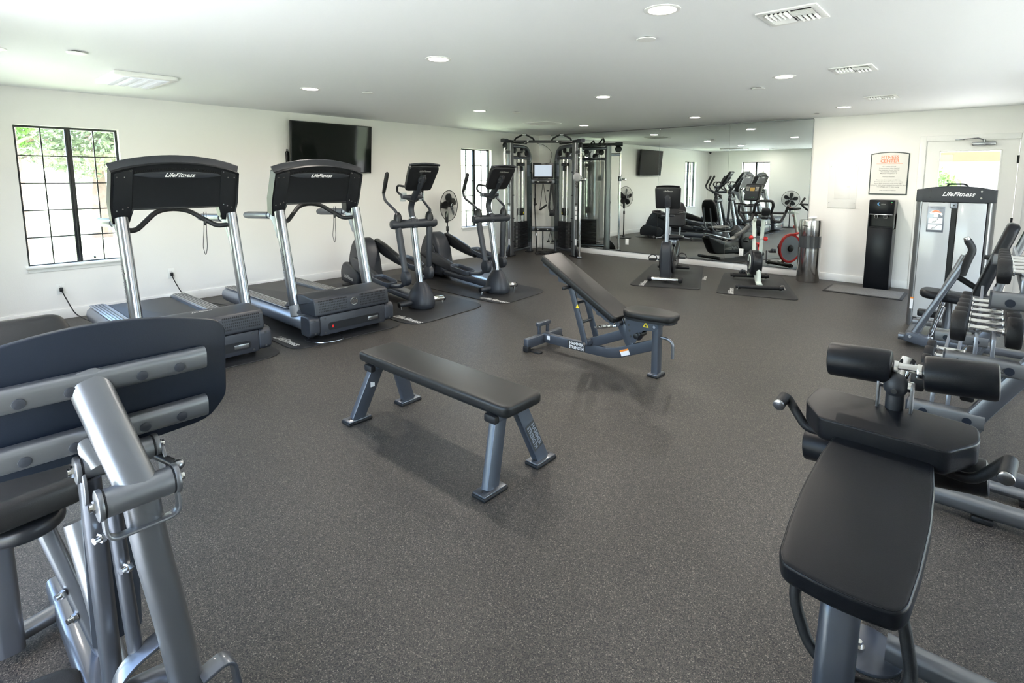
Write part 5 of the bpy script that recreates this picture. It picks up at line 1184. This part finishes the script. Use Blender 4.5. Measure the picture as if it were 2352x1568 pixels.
# curved rear post, from under the pad head to the floor
MB().sweep(rnd([A(7.385, -7.30, .53), A(7.390, -7.52, .545), A(7.397, -7.60, .50), A(7.400, -7.66, .30), A(7.405, -7.66, .02)], .14, 6), rrect(.088, .062, .026, 4), up=(0, 1, 0) if False else (0, 1, .3)).build('curved_post', 'steelblue', t)
MB().ell(A(7.395, -7.620, .522), (.042, .016, .030), (35, 0, 0)).build('post_cap', 'black', t)
MB().cyl(A(7.40, -7.10, 0), A(7.40, -7.10, .012), .105, 36, bev=.003).build('base_disc', 'steelblue', t)
MB().cyl(A(7.385, -7.12, .012), A(7.385, -7.12, .024), .018, 16).cyl(A(7.385, -7.12, .02), A(7.385, -7.12, .040), .011, 8).build('bolt', 'chrome', t)
for s, pts in ((-1, [(7.315, -7.56, .565), (7.283, -7.60, .47), (7.335, -7.62, .36), (7.39, -7.63, .33)]), (1, [(7.490, -7.54, .565), (7.520, -7.56, .50), (7.548, -7.58, .38), (7.535, -7.60, .34), (7.41, -7.63, .32)])):
    MB().tube(rnd([A(*p) for p in pts], .05, 5), .0145, 14).build('side_handle', 'foam', t)
# front upright with ball joint, knee rollers
MB().cyl(A(7.405, -6.96, .02), A(7.408, -6.955, .84), .026, 20).build('front_upright', 'dark', t)
for s in (-1, 1): MB().prism(rpoly([(-.022, -.16), (.022, -.16), (.022, .085), (-.022, .085)], .018), -.004, .004, frame(A(7.408+s*.046, -6.955, .80), (0, 1, .1), (0, -.1, 1)), bev=.0015).build('clevis_plate', 'platinum', t)
MB().ell(A(7.408, -6.96, .868), (.036, .036, .040), n=24, m=16).build('ball_joint', 'dark', t); MB().cyl(A(7.408, -6.994, .86), A(7.408, -7.002, .858), .009, 12).build('bolt', 'chrome', t)
MB().cyl(A(7.408, -6.955, .86), A(7.432, -6.90, .945), .022, 18).build('roller_stem', 'chrome', t); MB().cyl(A(7.36, -6.955, .868), A(7.456, -6.955, .868), .018, 14).build('pivot_pin', 'chrome', t)
MB().cyl(A(7.36, -6.935, .921), A(7.50, -6.925, .925), .014, 14).build('roller_shaft', 'chrome', t)
def roller(a, b, r_):
    a, b = V(a), V(b); d = (b-a).normalized()
    MB().cyl(A(*a), A(*b), r_, 40, bev=.010).build('foam_roller', 'vinyl', t)
roller((7.206, -6.945, .910), (7.392, -6.940, .918), .057); roller((7.478, -6.935, .918), (7.662, -6.930, .932), .057)
for x, z in ((7.402, .919), (7.468, .920)): MB().cyl(A(x-.008, -6.938, z), A(x+.008, -6.938, z), .024, 20, bev=.002).build('shaft_collar', 'chrome', t)
roller((7.150, -6.95, .575), (7.385, -6.95, .595), .055); roller((7.43, -6.95, .605), (7.660, -6.95, .635), .055)
MB().cyl(A(7.38, -6.95, .595), A(7.44, -6.95, .605), .014, 12).build('roller_shaft', 'chrome', t)
# side handles beyond the cross pad
for s, pts in ((-1, [(7.24, -7.03, .680), (7.17, -7.03, .665), (7.125, -7.02, .72), (7.085, -6.99, .755), (7.085, -7.07, .745)]), (1, [(7.55, -7.05, .665), (7.62, -7.05, .660), (7.655, -7.05, .695), (7.700, -7.02, .745), (7.690, -7.13, .730)])):
    MB().tube(rnd([A(*p) for p in pts], .03, 4), .0155, 14).build('seat_handle', 'foam', t)
    e1, e0 = V(pts[-1]), V(pts[-2]); dd = (e1-e0).normalized()
    MB().cyl(A(*(e0+dd*.02)), A(*e1), .0195, 18).build('handle_grip', 'foam', t); MB().cyl(A(*e1), A(*(e1+dd*.010)), .0200, 20, bev=.004).build('handle_end', 'brushed', t)
beam(MB(), A(7.40, -7.55, .50), A(7.40, -6.98, .62), .06, .05, .012).build('main_beam', 'steelblue', t)

# base frame of the neighbouring machine, three floor tubes running out of the right edge
t = thing('machine_base_frame', 'grey steel floor tubes cut off by the right edge, behind the decline bench', 'machine frame', (8.3, -6.2, 0))
for y, x0, r_ in ((-7.12, 7.46, .035), (-5.98, 7.43, .038), (-5.70, 7.60, .030)):
    MB().sweep([(x0-8.3, y+6.2, .065 if y < -5.8 else .05), (.55, y+6.2, .065 if y < -5.8 else .05)], rrect(r_*2, .075 if y < -5.8 else .05, .026, 4)).build('floor_tube', 'platinum', t)
    MB().box((x0-8.3+.25, y+6.2, .014), (.08, .07, .028), bev=.008).build('rubber_foot', 'rubber', t)
beam(MB(), (.5, -.95, .07), (.5, .55, .07), .08, .08, .02).build('side_rail', 'platinum', t)
beam(MB(), (.5, -.2, .07), (.62, -.2, 1.3), .08, .08, .02, up=(0, 1, 0)).build('upright', 'platinum', t)
MB().box((.02, .5-.0, .076), (.09, .04, .002)).build('warning_label', 'label', t)

# ------------------------------------------------------------------ leg press, left foreground
t = thing('leg_press', 'seated leg press seen from behind its big dark foot plate, left foreground', 'weight machine', (5.95, -8.72, 0))
O_ = V((5.95, -8.72, 0)); A = lambda x, y, z: V((x, y, z))-O_
tilt = R(6)
Mq = Matrix.Translation(A(5.95, -8.742, 1.01)) @ Matrix.Rotation(-tilt*-1, 4, 'Y') @ Matrix(((0, 0, 1, 0), (1, 0, 0, 0), (0, 1, 0, 0), (0, 0, 0, 1)))   # (y,z) plane, normal +x
top_ = [(.27-.54*i/14, .128+.047*(1-((i-7)/7)**2)) for i in range(15)]
pl_ = rpoly([(.285, -.10), (.287, .105)]+top_+[(-.287, .105), (-.285, -.10), (-.24, -.160), (0, -.175), (.24, -.160)], [.02, .03]+[.015]*15+[.03, .02, .05, .2, .05], 3)
MB().prism(pl_, -.012, .006, Mq, bev=.003).build('foot_plate', 'darkblue', t)
MB().prism([(x*.96, y*.94) for x, y in pl_], -.035, -.012, Mq).build('plate_tread', 'rubber', t)
for z in (.040, -.102):
    MB().sweep([Mq @ V((y, z, .026)) for y in (-.225, .225)], rrect(.040, .060, .017, 4), up=Mq.to_3x3() @ V((0, 1, 0))).build('plate_rail', 'platinum', t)
    for s in (-1, 1): MB().prism(rrect(.054, .038, .018), -.002, .004, frame(Mq @ V((s*.225, z, .026)), Mq.to_3x3() @ V((0, 1, 0)) if s > 0 else Mq.to_3x3() @ V((0, -1, 0)), Mq.to_3x3() @ V((0, 0, 1)))).build('rail_cap', 'dark', t) if False else None
    for y in (-.150, -.062, .078, .160): MB().cyl(Mq @ V((y, z-.006, .044)), Mq @ V((y, z-.006, .0485)), .0125, 22, bev=.0015).build('plug', 'dark', t)
# centre tube to the front pivot, short tube to the rear pivot
def mitred(a, b, sec, px, name):
    # a tube whose upper end is cut flush against the upright plane x = px
    a, b = V(a), V(b); T = (b-a).normalized(); side = T.cross(V((1, 0, 0))).normalized(); upv = side.cross(T).normalized()
    low = [b+side*p+upv*q for p, q in sec]; top = []
    for v_ in low:
        k = (px-v_.x)/T.x; top.append(v_+T*k)
    MB().loft([[v_-O_ for v_ in top], [v_-O_ for v_ in low]]).build(name, 'platinum', t)
mitred((5.979, -8.765, 1.034), (6.112, -8.716, .805), rrect(.082, .066, .028, 5), 5.990, 'centre_tube')
mitred((5.972, -8.785, .90), (5.998, -8.765, .842), rrect(.045, .04, .018, 4), 5.988, 'short_tube')
def pivot(x, y0, y1, z, r_, cap=True):
    MB().cyl(A(x, y0, z), A(x, y1, z), r_, 32).build('pivot_barrel', 'platinum', t)
    for y, s in ((y0, -1), (y1, 1)):
        MB().cyl(A(x, y, z), A(x, y+s*.004, z), r_*1.02, 32).build('bushing', 'rubber', t)
        MB().cyl(A(x, y+s*.004, z), A(x, y+s*.015, z), r_*1.10, 32, bev=.002).build('end_plate', 'platinum', t)
        MB().cyl(A(x, y+s*.015, z), A(x, y+s*.028, z), .010, 14).cyl(A(x, y+s*.015, z), A(x, y+s*.022, z), .014, 6).build('bolt', 'chrome', t)
pivot(6.12, -8.782, -8.652, .800, .033); pivot(5.98, -8.795, -8.655, .838, .030)
# strap handle hanging from the front pivot
MB().sweep(rnd([A(6.125, -8.786, .79), A(6.13, -8.786, .715), A(6.13, -8.64, .715), A(6.125, -8.645, .79)], .028, 6), rrect(.008, .030, .003, 2), up=(1, 0, 0)).build('strap_bracket', 'platinum', t)
for y in (-8.79, -8.644): MB().prism(rpoly([(-.026, -.06), (.026, -.06), (.034, .0), (.0, .038), (-.034, .0)], .02), -.004, .004, frame(A(5.995, y-.008 if y < -8.7 else y+.008, .815), (1, 0, 0), (0, .0, 1)), bev=.002).build('link_plate', 'platinum', t)
# front and rear links down to the lower pivots
MB().sweep(rnd([A(6.105, -8.712, .78), A(6.10, -8.700, .64), A(6.085, -8.668, .42), A(6.065, -8.632, .10)], .3, 4), rrect(.074, .060, .026, 5), up=(1, 0, 0)).build('front_link', 'platinum', t)
MB().sweep([A(5.985, -8.785, .82), A(5.88, -8.765, .10)], rrect(.042, .06, .014, 3), up=(1, 0, 0)).build('rear_link', 'paint', t)
MB().sweep([A(6.03, -8.755, .78), A(5.99, -8.730, .30)], rrect(.030, .05, .012, 3), up=(1, 0, 0)).build('middle_link', 'paint', t)
MB().prism(rpoly([(-.055, -.22), (.055, -.22), (.055, .22), (-.055, .22)], .02), -.006, .006, frame(A(5.900, -8.745, .50), (0, 1, 0), (.105, 0, .72))).build('link_web', 'steelblue', t)
for u_, v_, x_ in ((240, 1230, 6.02), (300, 1298, 6.05), (148, 1362, 5.585), (175, 1416, 5.60)):
    p = at(u_, v_, 0, x_)
    MB().cyl(A(*p), A(p.x+.008, p.y-.022, p.z), .0085, 14).cyl(A(*p), A(p.x+.004, p.y-.010, p.z), .013, 6).build('bolt', 'chrome', t)
# lower pivot and its bent brackets
MB().cyl(A(6.02, -8.77, .22), A(6.02, -8.62, .20), .036, 28).build('lower_barrel', 'paint', t)
MB().cyl(A(6.02, -8.775, .22), A(6.02, -8.80, .22), .011, 12).build('bolt', 'chrome', t)
MB().sweep(rnd([A(6.02, -8.785, .14), A(6.03, -8.785, .30), A(6.03, -8.66, .345)], .07, 6), rrect(.010, .055, .003, 2), up=(1, 0, 0)).build('bent_bracket', 'paint', t)
MB().sweep(rnd([A(6.10, -8.62, .215), A(6.10, -8.545, .235), A(6.10, -8.53, .12), A(6.10, -8.53, .02)], .04, 6), rrect(.010, .055, .003, 2), up=(1, 0, 0)).build('bent_bracket', 'paint', t)
MB().cyl(A(6.06, -8.70, .10), A(6.0, -8.80, .03), .03, 16).build('lower_tube', 'platinum', t)
# grip with a ball end
MB().cyl(A(5.99, -8.655, .822), A(6.04, -8.622, .800), .0105, 14).build('release_rod', 'black', t); MB().ell(A(6.047, -8.617, .797), (.016, .016, .014), n=16, m=10).build('rod_end', 'brushed', t)
# seat, its carriage and the base frame
MB().prism(rrect(.42, .40, .05, 5), 0, .085, TR(A(5.42, -8.95, .555), (0, -3, 9)), bev=.03, seg=5).build('seat', 'vinyl_grey', t)
MB().prism(circ(.10, 28), -.05, .0, Matrix.Translation(A(5.50, -8.88, .55)), bev=.02).build('seat_swivel', 'black', t)
Mb = frame(A(5.10, -8.855, .80), V((0, 1, 0)), V((-.32, 0, .75)))
MB().prism(rpoly([(-.20, -.28), (.20, -.28), (.20, .18), (.17, .255), (-.17, .255), (-.20, .18)], .06, 4), -.045, .045, Mb, bev=.03, seg=4).build('back_pad', 'vinyl_grey', t)
MB().sweep([A(5.33, -8.93, .50), A(5.02, -8.93, .98)], rrect(.06, .06, .015), up=(0, 1, 0)).build('back_frame', 'platinum', t)
MB().sweep([A(5.60, -8.775, .52), A(5.76, -8.735, .10)], rrect(.055, .075, .02, 4), up=(1, 0, 0)).build('diagonal_tube', 'platinum', t)
MB().sweep([A(5.50, -8.84, .52), A(5.62, -8.735, .04)], rrect(.045, .06, .012, 3), up=(1, 0, 0)).build('diagonal_beam', 'paint', t)
MB().sweep([A(5.36, -9.18, .05), A(5.25, -8.76, .05)], rrect(.06, .05, .022, 4)).build('floor_tube', 'platinum', t)
MB().sweep([A(5.10, -8.78, .05), A(6.16, -8.78, .05)], rrect(.07, .07, .02, 4)).build('base_rail', 'paint', t)
MB().sweep([A(5.35, -8.93, .05), A(5.35, -8.93, .50)], rrect(.07, .07, .02, 4), up=(1, 0, 0)).build('seat_post', 'paint', t)
MB().prism(rpoly([(5.55, -9.05), (5.85, -9.05), (5.93, -8.83), (5.62, -8.80)], .05), 0, .10, Matrix.Translation(-O_), bev=.03).build('counterweight_cover', 'rubber', t)
